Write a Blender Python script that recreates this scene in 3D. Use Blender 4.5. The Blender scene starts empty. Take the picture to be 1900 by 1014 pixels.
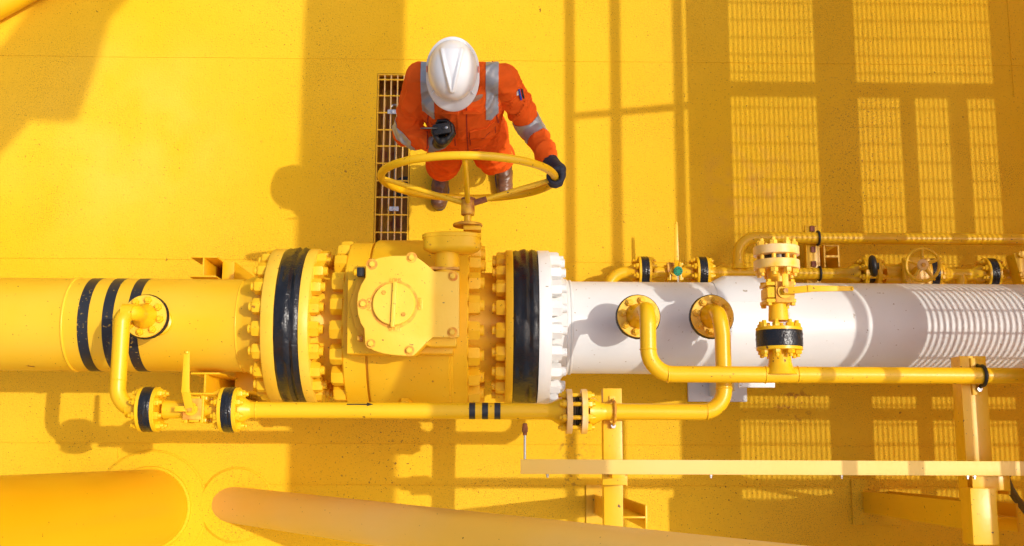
import bpy, bmesh, math, random
from mathutils import Vector, Matrix, noise
random.seed(7)
PI = math.pi
R = math.radians
C = bpy.context.scene.collection
S = bpy.context.scene

# ---------------------------------------------------------------- camera, sky, sun, exposure
FPX, CAMH = 2040.0, 6.0
def cam_axes():
    N = Vector((915-950, 507-840, -FPX)).normalized(); Z = -N
    Y = Vector((1000-950, 507+12000, -FPX)).normalized(); Y = (Y - Y.dot(Z)*Z).normalized()
    X = Y.cross(Z)
    return X, Y, Z            # world axes in camera coordinates
AX, AY, AZ = cam_axes()
cam = bpy.data.cameras.new("camera"); camo = bpy.data.objects.new("camera", cam); C.objects.link(camo)
M = Matrix(((AX.x, AX.y, AX.z), (AY.x, AY.y, AY.z), (AZ.x, AZ.y, AZ.z)))   # camera -> world
camo.matrix_world = Matrix.Translation((0, 0, CAMH)) @ M.to_4x4()
cam.sensor_width = 36; cam.lens = FPX/1900*36; cam.clip_end = 500; cam.clip_start = .05
S.camera = camo
def P(px, py, z):             # a pixel of the photograph at a height -> world point (used to survey the place)
    d = M @ Vector((px-950, 507-py, -FPX)); t = (z-CAMH)/d.z
    return Vector((0, 0, CAMH)) + d*t

SK, SKY = .58, .065           # horizontal travel of light per metre of height
w = bpy.data.worlds.new("World"); S.world = w; w.use_nodes = True
nt = w.node_tree; bg = nt.nodes['Background']
sky = nt.nodes.new('ShaderNodeTexSky'); sky.sky_type = 'NISHITA'; sky.sun_disc = False
elev = math.atan(1/math.hypot(SK, SKY)); az = math.atan2(SKY, SK)
sky.sun_elevation = elev; sky.sun_rotation = PI/2 - az; sky.air_density = 1; sky.dust_density = 6
nt.links.new(sky.outputs[0], bg.inputs[0]); bg.inputs[1].default_value = .15
sun = bpy.data.lights.new("sun", 'SUN'); sun.energy = 2.3; sun.angle = R(.5); sun.color = (1, .95, .86)
suno = bpy.data.objects.new("sun", sun); C.objects.link(suno)
suno.rotation_euler = Vector((SK, SKY, 1)).to_track_quat('Z', 'Y').to_euler(); suno.location = (5, 0, 9)
S.view_settings.view_transform = 'Standard'; S.view_settings.look = 'None'
S.view_settings.exposure = .16; S.view_settings.gamma = 1
S.render.engine = 'CYCLES'; S.cycles.max_bounces = 8; S.cycles.diffuse_bounces = 5

# ---------------------------------------------------------------- materials
def mat(name, col, rough=.4, metal=0, var=.12, vscale=4, col2=None, bump=.0, bscale=60, spec=.5, coat=0,
        specks=None, speckcol=(.12, .04, .01), rust=None, bump2=None, noiserough=.1, spots=False):
    m = bpy.data.materials.new(name); m.use_nodes = True; t = m.node_tree; b = t.nodes['Principled BSDF']
    L = t.links.new; N = t.nodes.new
    tc = N('ShaderNodeTexCoord'); co = tc.outputs['Object']
    geo = N('ShaderNodeNewGeometry'); co = geo.outputs['Position']
    n1 = N('ShaderNodeTexNoise'); n1.inputs['Scale'].default_value = vscale; n1.inputs['Detail'].default_value = 6
    L(co, n1.inputs['Vector'])
    r1 = N('ShaderNodeValToRGB'); r1.color_ramp.elements[0].position = .35; r1.color_ramp.elements[1].position = .7
    c2 = col2 or tuple(max(0, c*(1-var)) for c in col)
    r1.color_ramp.elements[0].color = (*c2, 1); r1.color_ramp.elements[1].color = (*col, 1)
    L(n1.outputs['Fac'], r1.inputs['Fac']); out = r1.outputs['Color']
    def overlay(out, scale, lo, hi, c, detail=2, mixmask=None):
        n = N('ShaderNodeTexNoise'); n.inputs['Scale'].default_value = scale; n.inputs['Detail'].default_value = detail
        L(co, n.inputs['Vector'])
        rr = N('ShaderNodeMapRange'); rr.inputs['From Min'].default_value = lo; rr.inputs['From Max'].default_value = hi
        L(n.outputs['Fac'], rr.inputs['Value']); f = rr.outputs['Result']
        if mixmask:
            n2 = N('ShaderNodeTexNoise'); n2.inputs['Scale'].default_value = mixmask; n2.inputs['Detail'].default_value = 3
            L(co, n2.inputs['Vector'])
            r2 = N('ShaderNodeMapRange'); r2.inputs['From Min'].default_value = .45; r2.inputs['From Max'].default_value = .65
            L(n2.outputs['Fac'], r2.inputs['Value'])
            mm = N('ShaderNodeMath'); mm.operation = 'MULTIPLY'; L(f, mm.inputs[0]); L(r2.outputs['Result'], mm.inputs[1]); f = mm.outputs[0]
        mx = N('ShaderNodeMixRGB'); L(f, mx.inputs['Fac']); L(out, mx.inputs['Color1']); mx.inputs['Color2'].default_value = (*c, 1)
        return mx.outputs['Color']
    if specks:
        for (sc, lo, hi, mask) in specks: out = overlay(out, sc, lo, hi, speckcol, 2, mask)
    if rust: out = overlay(out, rust[0], rust[1], rust[2], (.30, .09, .02), 5)
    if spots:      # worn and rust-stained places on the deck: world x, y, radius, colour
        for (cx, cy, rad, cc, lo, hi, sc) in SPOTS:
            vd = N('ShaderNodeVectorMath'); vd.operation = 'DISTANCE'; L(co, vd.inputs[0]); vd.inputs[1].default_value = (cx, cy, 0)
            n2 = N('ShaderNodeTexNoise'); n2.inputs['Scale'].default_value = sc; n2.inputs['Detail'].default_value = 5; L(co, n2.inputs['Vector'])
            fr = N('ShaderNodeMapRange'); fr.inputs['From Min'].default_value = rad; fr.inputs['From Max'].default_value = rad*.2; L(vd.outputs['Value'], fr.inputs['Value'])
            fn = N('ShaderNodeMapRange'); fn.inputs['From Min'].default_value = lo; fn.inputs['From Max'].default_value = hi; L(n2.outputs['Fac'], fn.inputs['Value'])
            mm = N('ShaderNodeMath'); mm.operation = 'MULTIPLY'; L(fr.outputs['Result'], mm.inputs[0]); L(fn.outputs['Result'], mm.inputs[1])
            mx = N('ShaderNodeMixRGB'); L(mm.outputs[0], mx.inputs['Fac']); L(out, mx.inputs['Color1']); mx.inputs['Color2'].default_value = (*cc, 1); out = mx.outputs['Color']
    L(out, b.inputs['Base Color'])
    b.inputs['Metallic'].default_value = metal; b.inputs['Specular IOR Level'].default_value = spec
    if 'Coat Weight' in b.inputs: b.inputs['Coat Weight'].default_value = coat
    rr = N('ShaderNodeMapRange'); rr.inputs['To Min'].default_value = max(.03, rough-noiserough); rr.inputs['To Max'].default_value = rough+noiserough
    L(n1.outputs['Fac'], rr.inputs['Value']); L(rr.outputs['Result'], b.inputs['Roughness'])
    nrm = None
    for (s, sc, ds) in ([(bump, bscale, .004)] if bump else []) + ([bump2] if bump2 else []):
        nn = N('ShaderNodeTexNoise'); nn.inputs['Scale'].default_value = sc; nn.inputs['Detail'].default_value = 3
        L(co, nn.inputs['Vector'])
        bp = N('ShaderNodeBump'); bp.inputs['Strength'].default_value = s; bp.inputs['Distance'].default_value = ds
        L(nn.outputs['Fac'], bp.inputs['Height'])
        if nrm: L(nrm, bp.inputs['Normal'])
        nrm = bp.outputs['Normal']
    if nrm: L(nrm, b.inputs['Normal'])
    return m
SPOTS = []
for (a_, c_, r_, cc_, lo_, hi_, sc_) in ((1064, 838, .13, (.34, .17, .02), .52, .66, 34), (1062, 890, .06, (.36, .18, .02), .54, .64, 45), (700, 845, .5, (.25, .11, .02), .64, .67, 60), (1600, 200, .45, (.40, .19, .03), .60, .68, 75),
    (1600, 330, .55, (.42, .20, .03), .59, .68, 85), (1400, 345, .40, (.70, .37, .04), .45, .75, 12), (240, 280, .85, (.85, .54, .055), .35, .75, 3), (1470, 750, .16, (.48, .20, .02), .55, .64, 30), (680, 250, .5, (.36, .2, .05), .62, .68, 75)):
    q_ = P(a_, c_, 0); SPOTS.append((q_.x, q_.y, r_, cc_, lo_, hi_, sc_))
YEL = (.86, .49, .008)
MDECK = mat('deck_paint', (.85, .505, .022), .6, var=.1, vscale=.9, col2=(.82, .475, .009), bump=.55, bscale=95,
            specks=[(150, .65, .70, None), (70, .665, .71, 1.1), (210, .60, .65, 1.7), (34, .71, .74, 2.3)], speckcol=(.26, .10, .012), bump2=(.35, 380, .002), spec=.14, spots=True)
MYEL = mat('yellow_paint', YEL, .34, var=.10, vscale=3, bump=.12, bscale=45, specks=[(75, .71, .74, None), (26, .74, .77, None)], rust=(15, .735, .78), spec=.4)
MPIPE = mat('main_pipe_paint', (.87, .53, .035), .36, var=.06, vscale=2, col2=(.86, .49, .015), bump=.1, bscale=40, specks=[(75, .72, .75, None)], rust=(14, .74, .79), spec=.4)
MTUBE = mat('column_paint', (.86, .46, .005), .32, var=.05, vscale=1.5, col2=(.85, .43, .003), bump=.06, bscale=30, specks=[(50, .74, .77, None)])
MPALE = mat('pale_yellow_paint', (.87, .545, .05), .45, var=.08, vscale=5, col2=(.85, .49, .025), bump=.14, bscale=60, specks=[(90, .71, .73, None)])
MVALVE = mat('valve_yellow_paint', (.86, .51, .020), .42, var=.08, vscale=5, col2=(.84, .46, .008), rust=(17, .71, .76), spec=.3, bump=.15, bscale=50, specks=[(90, .71, .73, None)])
MCHALK = mat('chalked_yellow_paint', (.86, .50, .02), .45, vscale=11, col2=(.82, .58, .30), bump=.1, bscale=60)
MBRACE = mat('pale_brace_paint', (.86, .59, .21), .42, vscale=.8, col2=(.86, .53, .08), bump=.12, bscale=50, specks=[(60, .74, .76, None)])  # beige and gold mixed at random by noise
MWHITE = mat('white_paint', (.70, .71, .70), .36, var=.04, vscale=3, col2=(.65, .66, .65), bump=.08, bscale=30, specks=[(60, .72, .75, None), (20, .74, .78, None)], speckcol=(.35, .3, .22))
MBLACK = mat('black_tape', (.012, .013, .016), .22, var=.3, vscale=30, bump=.6, bscale=30, bump2=(.5, 140, .004))
MMARK = mat('black_marking', (.016, .018, .024), .45, vscale=9, specks=[(70, .64, .68, 9)], speckcol=(.6, .38, .05))
MORANGE = mat('orange_fabric', (.86, .118, .010), .85, var=.2, vscale=9, bump=.6, bscale=16, bump2=(.25, 500, .001), spec=.15)
MSEAM = mat('seam_shade_cloth', (.36, .030, .006), .9)  # darker orange standing in for the narrow shade along the seams
MREFL = mat('reflective_silver', (.42, .43, .44), .42, metal=.35, var=.25, vscale=18, bump=.35, bscale=40)
MHELM = mat('white_plastic', (.66, .66, .67), .26, var=.03, vscale=5, noiserough=.05, coat=.3)
MGLOVE = mat('dark_glove', (.022, .025, .045), .65, var=.3, vscale=20, bump=.3, bscale=70)
MGLOVEB = mat('black_glove', (.012, .012, .013), .5, var=.3, vscale=20, bump=.3, bscale=70)
MGREY = mat('grey_cuff', (.27, .26, .26), .8, var=.2, vscale=20, bump=.3, bscale=70)
MSKIN = mat('skin', (.36, .19, .11), .5, var=.1)
MHAIR = mat('dark_hair', (.02, .015, .012), .6)
MBOOT = mat('brown_leather', (.075, .030, .014), .38, vscale=16, col2=(.20, .095, .045), bump=.4, bscale=38)
MSOLE = mat('boot_sole', (.09, .10, .12), .7)
MRUST = mat('rust', (.34, .11, .025), .8, vscale=45, col2=(.16, .045, .02), bump=.6, bscale=80)
MRUSTY = mat('rusty_yellow', (.86, .47, .015), .5, vscale=26, col2=(.40, .13, .02), bump=.3, bscale=60)
MRING = mat('rust_and_shade', (.62, .20, .02), .7, vscale=32, col2=(.84, .44, .03), bump=.1)  # rust on bolts, letters and plates; also painted shade round the indicator
MSTEEL = mat('galvanised_steel', (.55, .56, .58), .35, metal=.7, var=.2, vscale=30)
MRUBBER = mat('black_rubber', (.015, .016, .016), .45, var=.3, vscale=20)
MPIT = mat('pit_paint', (.70, .38, .01), .6, vscale=6, col2=(.34, .15, .01), rust=(9, .55, .65))
MGREEN = mat('green_plastic', (.01, .26, .15), .35)
MBLUE = mat('blue_plastic', (.02, .06, .45), .35)
MPLAST = mat('black_plastic', (.014, .014, .015), .35)
MREDP = mat('red_plastic', (.8, .12, .02), .4)
MCOPPER = mat('red_pad', (.25, .06, .02), .6)
MGASK = mat('gasket_metal', (.12, .10, .07), .4, metal=.6, var=.5, vscale=60)

# ---------------------------------------------------------------- helpers
def tag(o, label=None, cat=None, group=None, kind=None):
    if label: o['label'] = label
    if cat: o['category'] = cat
    if group: o['group'] = group
    if kind: o['kind'] = kind
    return o
def empty(name, loc, label, cat, group=None):
    o = bpy.data.objects.new(name, None); C.objects.link(o); o.location = loc; o.empty_display_size = .1
    return tag(o, label, cat, group)
def frame(d):
    d = Vector(d).normalized(); a = Vector((0, 0, 1)) if abs(d.z) < .9 else Vector((0, 1, 0))
    u = a.cross(d).normalized(); return d, u, d.cross(u)
class MB:
    def __init__(s): s.bm = bmesh.new()
    def box(s, c, size, rot=None):
        m = Matrix.Translation(c) @ (rot.to_4x4() if rot else Matrix.Identity(4)) @ Matrix.Diagonal((*size, 1))
        bmesh.ops.create_cube(s.bm, size=1, matrix=m); return s
    def prism(s, pts, z0, z1):
        b = s.bm; lo = [b.verts.new((p[0], p[1], z0)) for p in pts]; hi = [b.verts.new((p[0], p[1], z1)) for p in pts]
        n = len(pts); fs = [b.faces.new(hi), b.faces.new(lo[::-1])]
        for i in range(n): fs.append(b.faces.new((lo[i], lo[(i+1) % n], hi[(i+1) % n], hi[i])))
        bmesh.ops.recalc_face_normals(b, faces=fs); return s
    def rings(s, rs, closed=False, caps=True):
        b = s.bm; vs = [[b.verts.new(p) for p in r] for r in rs]; fs = []
        k = len(vs); n = len(rs[0])
        for i in range(k if closed else k-1):
            A, B = vs[i], vs[(i+1) % k]
            for j in range(n): fs.append(b.faces.new((A[j], A[(j+1) % n], B[(j+1) % n], B[j])))
        if caps and not closed: fs.append(b.faces.new(vs[0][::-1])); fs.append(b.faces.new(vs[-1]))
        bmesh.ops.recalc_face_normals(b, faces=fs); return s
    def lathe(s, o, axis, prof, n=32, closed=False, ph=0):
        d, u, v = frame(axis); o = Vector(o)
        return s.rings([[o + d*t + (u*math.cos(2*PI*j/n+ph) + v*math.sin(2*PI*j/n+ph))*max(r, 1e-4) for j in range(n)] for t, r in prof], closed)
    def cyl(s, p0, p1, r0, r1=None, n=24):
        p0 = Vector(p0); p1 = Vector(p1); return s.lathe(p0, p1-p0, [(0, r0), ((p1-p0).length, r0 if r1 is None else r1)], n)
    def torus(s, o, axis, Rr, r, n=64, m=12):
        return s.lathe(o, axis, [(r*math.sin(2*PI*k/m), Rr+r*math.cos(2*PI*k/m)) for k in range(m)], n, closed=True)
    def tube(s, pts, r, n=20, rad=None, closed=False):
        pts = [Vector(p) for p in pts]; k = len(pts); tn = []
        for i in range(k):
            a = pts[(i-1) % k] if closed else pts[max(i-1, 0)]; b = pts[(i+1) % k] if closed else pts[min(i+1, k-1)]
            tn.append((b-a).normalized())
        _, u, _ = frame(tn[0]); rs = []
        for i in range(k):
            u = (u - u.dot(tn[i])*tn[i]).normalized(); v = tn[i].cross(u); rr = rad[i] if rad else r
            rs.append([pts[i] + (u*math.cos(2*PI*j/n) + v*math.sin(2*PI*j/n))*rr for j in range(n)])
        return s.rings(rs, closed)
    def hexa(s, p, axis, r, h, ph=0):
        return s.lathe(p, axis, [(0, r), (h*.82, r), (h, r*.88)], 6, ph=ph)
    def obj(s, name, m, parent=None, bevel=0, smooth=35, seg=2):
        me = bpy.data.meshes.new(name)
        if bevel:
            ed = [e for e in s.bm.edges if len(e.link_faces) == 2 and e.calc_face_angle(0) > R(40)]
            bmesh.ops.bevel(s.bm, geom=ed, offset=bevel, segments=seg, profile=.6, affect='EDGES', clamp_overlap=True)
        if parent is not None:
            o0 = root_loc(parent); bmesh.ops.translate(s.bm, vec=-o0, verts=s.bm.verts)
        s.bm.to_mesh(me); s.bm.free(); me.materials.append(m)
        me.shade_smooth(); me.set_sharp_from_angle(angle=R(smooth))
        o = bpy.data.objects.new(name, me); C.objects.link(o)
        if parent is not None: o.parent = parent
        return o
def root_loc(p):
    v = Vector(p.location)
    while p.parent is not None: p = p.parent; v += Vector(p.location)
    return v
def fillet(pts, r, n=10):
    pts = [Vector(p) for p in pts]; out = [pts[0]]
    for i in range(1, len(pts)-1):
        a, b, c = pts[i-1], pts[i], pts[i+1]; rr = r[i-1] if isinstance(r, (list, tuple)) else r
        d1 = (a-b).normalized(); d2 = (c-b).normalized(); ang = d1.angle(d2)
        if ang > R(178): out.append(b); continue
        t = rr/math.tan(ang/2); t = min(t, (a-b).length*.98, (c-b).length*.98); rr = t*math.tan(ang/2)
        cen = b + (d1+d2).normalized()*(rr/math.sin(ang/2)); s = b+d1*t-cen; e = b+d2*t-cen
        th = s.angle(e); ax = s.cross(e).normalized()
        for k in range(n+1): out.append(cen + Matrix.Rotation(th*k/n, 3, ax) @ s)
    out.append(pts[-1]); return out
_bolts = {}
def stud(parent, p, axis, length, rn, h, both=True, ext=.02, m=None, ph=0, m2=None):
    """one stud bolt: rod with a hex nut at one or both ends; the mesh is shared between copies"""
    m = m or MYEL
    key = (round(length, 4), rn, h, both, ext, m.name)
    if key not in _bolts:
        b = MB(); z = Vector((0, 0, 1))
        b.lathe((0, 0, 0), z, [(-ext-h, rn*.48), (-ext-h+.003, rn*.55), (length+h+ext-.003, rn*.55), (length+h+ext, rn*.48)] if both else
                [(0, rn*.55), (length+h+ext-.003, rn*.55), (length+h+ext, rn*.48)], 12)
        b.hexa((0, 0, length), z, rn, h)
        if both: b.hexa((0, 0, 0), -z, rn, h)
        o = b.obj('stud_bolt', m); me = o.data; bpy.data.objects.remove(o); _bolts[key] = me
    o = bpy.data.objects.new('stud_bolt', _bolts[key]); C.objects.link(o); o.parent = parent
    o.location = Vector(p) - root_loc(parent)
    q = Vector(axis).to_track_quat('Z', 'Y'); o.rotation_mode = 'QUATERNION'
    from mathutils import Quaternion
    o.rotation_quaternion = q @ Quaternion((0, 0, 1), ph)
    return o
def ringbolts(parent, o, axis, rc, n, length, rn, h, both=True, ext=.015, m=None, ph=0, skip=None):
    d, u, v = frame(axis)
    for k in range(n):
        a = 2*PI*(k+.5)/n + ph
        p = Vector(o) + (u*math.cos(a) + v*math.sin(a))*rc
        if skip and skip(p): continue
        stud(parent, p, d, length, rn, h, both, ext, m, ph=a+random.uniform(-.35, .35))
def tapewrap(o, axis, r, w, n=72, seed=0):
    d, u, v = frame(axis); o = Vector(o); rs = []; K = 9
    for i in range(K):
        t = w*i/(K-1); prof = [-.10, .0, -.01, .022, .06, -.035, .05, .0, -.10][i]*.25
        ring = []
        for j in range(n):
            a = 2*PI*j/n
            dr = (noise.noise(Vector((i*.9, math.cos(a)*6+seed, math.sin(a)*6)))*.016 + noise.noise(Vector((i*1.7+seed, math.cos(a)*22, math.sin(a)*22)))*.010 + prof)*r + .0015
            ring.append(o + d*t + (u*math.cos(a)+v*math.sin(a))*(r+dr))
        rs.append(ring)
    return MB().rings(rs)
def weld(b, p, axis, r, w=.004): b.torus(p, axis, r, w, 40, 8)

# ---------------------------------------------------------------- deck (setting)
pit = [P(704, 136, 0), P(762, 136, 0), P(760, 470, 0), P(698, 470, 0)]
px0, px1 = -.672, -.478; py0, py1 = 1.07, P(730, 137, 0).y
b = MB()
X0, X1, Y0, Y1 = -16, 16, -16, 16
def sheet(b, x0, x1, y0, y1, z=0):
    vs = [b.bm.verts.new(p) for p in ((x0, y0, z), (x1, y0, z), (x1, y1, z), (x0, y1, z))]; b.bm.faces.new(vs)
sheet(b, X0, px0, Y0, Y1); sheet(b, px1, X1, Y0, Y1); sheet(b, px0, px1, Y0, py0); sheet(b, px0, px1, py1, Y1)
for yy in (P(900, 112, 0).y, P(900, 485, 0).y, P(900, 825, 0).y, P(900, 901, 0).y):
    pts = [(-16+i*.25, yy+noise.noise(Vector((i*.37, yy, 0)))*.003, .0005) for i in range(129)]
    b.tube(pts, .0028, 6)
for (xx, ya, yb) in ((P(218, 860, 0).x, P(218, 830, 0).y, -2.5), (P(1876, 100, 0).x, P(1880, 180, 0).y, 6)):
    b.tube([(xx, ya, .0005), (xx, yb, .0005)], .0028, 6)
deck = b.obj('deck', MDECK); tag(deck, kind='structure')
b = MB()   # the drain pit under the grating
dz = -.28
for (x0, x1, y0, y1) in ((px0-.01, px0, py0, py1), (px1, px1+.01, py0, py1), (px0, px1, py0-.01, py0), (px0, px1, py1, py1+.01)):
    b.box(((x0+x1)/2, (y0+y1)/2, dz/2-.002), (x1-x0, y1-y0, -dz))
b.box(((px0+px1)/2, (py0+py1)/2, dz-.01), (px1-px0+.02, py1-py0+.02, .02))
o = b.obj('drain_pit', MPIT); tag(o, kind='structure')
t = empty('floor_grating', (px0, py0, 0), 'small yellow bar grating over the drain pit left of the worker', 'grating')
b = MB(); zc = -.016
for (c, s_) in ((((px0+px1)/2, py0+.004, zc), (px1-px0-.004, .006, .03)), (((px0+px1)/2, py1-.006, zc), (px1-px0-.004, .006, .03)),
                ((px0+.006, (py0+py1)/2, zc), (.006, py1-py0-.014, .03)), ((px1-.006, (py0+py1)/2, zc), (.006, py1-py0-.014, .03))): b.box(c, s_)
b.obj('frame', MYEL, t)
for k in range(1, 5):
    MB().box((px0+.006+(px1-px0-.012)*k/5, (py0+py1)/2, zc), (.0058, py1-py0-.016, .027)).obj('bearing_bar', MCHALK, t)
k = 0; yy = py1-.035
while yy > py0+.02:
    MB().box(((px0+px1)/2, yy, -.006), (px1-px0-.014, .0075, .008)).obj('cross_bar', MYEL, t); yy -= .1 if k % 3 else .095; k += 1
for (a, c) in ((728, 208), (731, 388)):
    p = P(a, c, 0); b = MB().box((p.x, p.y, .003), (.052, .024, .004)).box((p.x, p.y, -.004), (.03, .022, .008)).lathe((p.x, p.y, .005), (0, 0, 1), [(0, .009), (.005, .009), (.006, .006)], 10)
    b.obj('clip', MSTEEL, t)
t = empty('drain_line', (px0+.09, py1-.1, dz), 'thin copper tubing and drain outlet under the floor grating', 'pipe')
b = MB(); b.tube(fillet([(px0+.06, py0+.25, -.2), (px0+.06, py1-.12, -.2), (px0+.12, py1-.12, -.2), (px0+.12, py1-.22, -.2)], .02), .006, 8)
b.tube([(px0+.09, py0+.2, -.22), (px0+.09, py1-.3, -.22)], .005, 8); b.obj('tubing', MSTEEL, t)
p = P(741, 320, 0); b = MB(); b.lathe((p.x+.01, p.y-.02, dz+.002), (0, 0, 1), [(0, .062), (.02, .062), (.02, .045), (.004, .045)], 32, closed=True); b.obj('outlet_ring', MRUBBER, t)
MB().cyl((p.x+.01, p.y-.02, dz+.001), (p.x+.01, p.y-.02, dz+.004), .044).obj('outlet', MRUBBER, t)

# ---------------------------------------------------------------- main pipe run along X
YC = P(700, 605, .88).y; ZC = .86; RP = .216
def X1(px, z): return P(px, 605, z).x
FR = .36; FT = ZC+FR
ax = (1, 0, 0)
# ---- left, yellow
xa, xt0, xt1, xb = X1(481, FT), X1(504, FT), X1(554, FT), X1(571, FT)
t = empty('yellow_pipeline', (xa-1.4, YC, ZC-RP), 'thick yellow pipeline with three black bands entering from the left', 'pipeline')
b = MB(); b.lathe((0, YC, ZC), ax, [(-7, RP), (xa-.13, RP), (xa-.10, RP+.012), (xa-.03, RP+.05), (xa, RP+.055)], 72)
for xx, ww in ((X1(112, 1.08), .007), (xa-.14, .005)): weld(b, (xx, YC, ZC), ax, RP-.001, ww)
b.obj('pipe', MPIPE, t, smooth=50)
for c in (152, 198, 244):
    xx = X1(c, ZC+RP); MB().lathe((xx-.024, YC, ZC), ax, [(0, RP-.004), (0, RP+.0012), (.048, RP+.0012), (.048, RP-.004)], 72, closed=True).obj('marking_band', MMARK, t)
MB().lathe((xa, YC, ZC), ax, [(0, FR-.004), (.004, FR), (xt0-xa+.004, FR)], 96).obj('flange', MPALE, t, smooth=50)
tapewrap((xt0, YC, ZC), ax, FR, xt1-xt0, seed=1).obj('tape_wrap', MBLACK, t)
ringbolts(t, (xa, YC, ZC), ax, .315, 20, xb-xa, .038, .042, True, .018, MVALVE, ph=PI/2)
# ---- valve
xv0, xv1 = X1(634, 1.24), X1(869, 1.26)
xf0 = X1(938, FT); xf1 = X1(951, FT); xw0 = X1(1003, FT); xw1 = X1(1025, FT)
v = empty('large_ball_valve', ((xv0+xv1)/2, YC, ZC-.405), 'big yellow ball valve with gearbox and handwheel between the two black wrapped flanges', 'valve')
MB().lathe((xt1-.004, YC, ZC), ax, [(0, FR), (xb-xt1, FR), (xb-xt1+.004, FR-.004)], 96).obj('flange', MPALE, v, smooth=50)
xm = X1(682, 1.25); xr = X1(835, 1.25)
b = MB(); b.lathe((0, YC, ZC), ax, [(xb, .29), (xb+.05, .262), (xv0-.06, .258), (xv0, .27), (xv0, .385), (xv0+.006, .39), (xm-.012, .392), (xm-.010, .378), (xm-.002, .378), (xm, .398), (xm+.012, .404),
    (xr-.004, .404), (xr, .397), (xr+.008, .397), (xr+.012, .393), (xv1-.006, .393), (xv1, .388), (xv1, .27), (xv1+.05, .256), (xf0-.05, .254), (xf0, .25)], 96)
b.obj('valve_body', MVALVE, v, smooth=30)
MB().lathe((xf0, YC, ZC), ax, [(0, FR-.004), (.004, FR), (xf1-xf0+.004, FR)], 96).obj('flange', MVALVE, v, smooth=50)
ringbolts(v, (xv0-.0, YC, ZC), (-1, 0, 0), .352, 20, .0, .046, .054, False, .0, MVALVE, ph=PI/2)
ringbolts(v, (xv1, YC, ZC), ax, .355, 20, 0, .046, .050, False, .018, MVALVE, ph=PI/2)
for (a, c) in ((753, 724),):
    p = P(a, c, 1.02); d = Vector((0, p.y-YC, p.z-ZC)).normalized(); q = Vector((p.x, YC, ZC))+d*.402
    MB().hexa(q, d, .03, .02).obj('plug', MVALVE, v)
tapewrap((xf1, YC, ZC), ax, FR, xw0-xf1, seed=5).obj('tape_wrap', MBLACK, v)
# gearbox on top
Z6 = lambda a, c, z: P(640+a*.2761, 420+c*.2761, z)
GZ = 1.45
pad = [Z6(*q, 1.33) for q in ((20, 268), (725, 268), (725, 858), (12, 858))]
MB().prism(pad, 1.20, 1.33).obj('mounting_pad', MVALVE, v, bevel=.006)
mid = [Z6(*q, 1.31) for q in ((45, 300), (722, 300), (722, 850), (45, 850))]
gb = MB().lathe((*Z6(332, 525, 1.38).xy, 1.33), (0, 0, 1), [(0, .19), (.03, .19), (.03, .15), (.036, .15)], 12).lathe((*Z6(360, 535, 1.40).xy, 1.34), (0, 0, 1), [(0, .175), (.05, .175)], 64).obj('gearbox', MVALVE, v)
outl = ((140, 262), (165, 237), (230, 212), (320, 198), (440, 197), (475, 203), (520, 234), (560, 266), (600, 303), (740, 306), (764, 312), (768, 330), (768, 560),
        (768, 742), (760, 747), (590, 748), (545, 785), (505, 828), (468, 864), (455, 872), (400, 872), (320, 866), (250, 855), (190, 835), (134, 794), (130, 690), (105, 650), (87, 590), (80, 520), (88, 450), (110, 390), (138, 345))
MB().prism([Z6(*q, GZ) for q in outl[::-1]], GZ-.034, GZ).obj('gearbox_cover', MPALE, gb, bevel=.005, smooth=30)
low = ((150, 300), (440, 215), (600, 320), (752, 330), (752, 790), (745, 812), (580, 812), (545, 800), (470, 872), (330, 862), (150, 790), (110, 600), (110, 450))
MB().prism([Z6(*q, 1.40) for q in low[::-1]], 1.33, GZ-.036).obj('gear_housing', MVALVE, gb, bevel=.006)
ic = Z6(332, 525, GZ); MB().lathe((ic.x, ic.y, GZ-.001), (0, 0, 1), [(0, .101), (.0020, .101), (.0024, .098), (.0024, .001)], 48).obj('rust_and_shade', MRING, gb)  # dark orange disc painted in as the shade around the indicator
ind = MB().lathe((ic.x, ic.y, GZ), (0, 0, 1), [(0, .089), (.016, .089), (.019, .086)], 56).obj('position_indicator', MPALE, gb)
b = MB(); rotz = Matrix.Rotation(R(-2), 3, 'Z'); b.box((ic.x+.0, ic.y-.004, GZ+.025), (.016, .19, .014), rotz); b.obj('pointer_rib', MPALE, gb, bevel=.003)
for (a, c) in ((262, 446), (393, 592)):
    p = Z6(a, c, GZ+.02); MB().hexa((p.x, p.y, GZ+.018), (0, 0, 1), .0095, .006).obj('indicator_screw', MRUSTY, gb)
for (a, c) in ((183, 258), (447, 213), (725, 337), (722, 714), (432, 836), (173, 790), (120, 524)):
    p = Z6(a, c, GZ); MB().lathe((p.x, p.y, GZ-.001), (0, 0, 1), [(0, .021+random.random()*.005), (.0018, .020), (.0024, .013)], 20).obj('rust_ring', MRING, gb)
    MB().hexa((p.x, p.y, GZ+.001), (0, 0, 1), .0132, .011, ph=random.random()).lathe((p.x, p.y, GZ+.01), (0, 0, 1), [(0, .008), (.004, .007)], 12).obj('cover_bolt', MPALE, gb)
p = Z6(118, 315, 1.38); MB().box((p.x-.004, p.y, 1.395), (.03, .038, .04)).obj('stop_block', MRUBBER, gb, bevel=.003)
MB().lathe((p.x-.02, p.y, 1.395), (-1, 0, 0), [(0, .017), (.012, .015), (.02, .006)], 16).obj('stop_screw', MVALVE, gb)
p = Z6(108, 760, 1.36); MB().hexa((p.x+.01, p.y, 1.385), (-1, 0, 0), .014, .022).obj('stop_screw', MRUSTY, gb)
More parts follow.
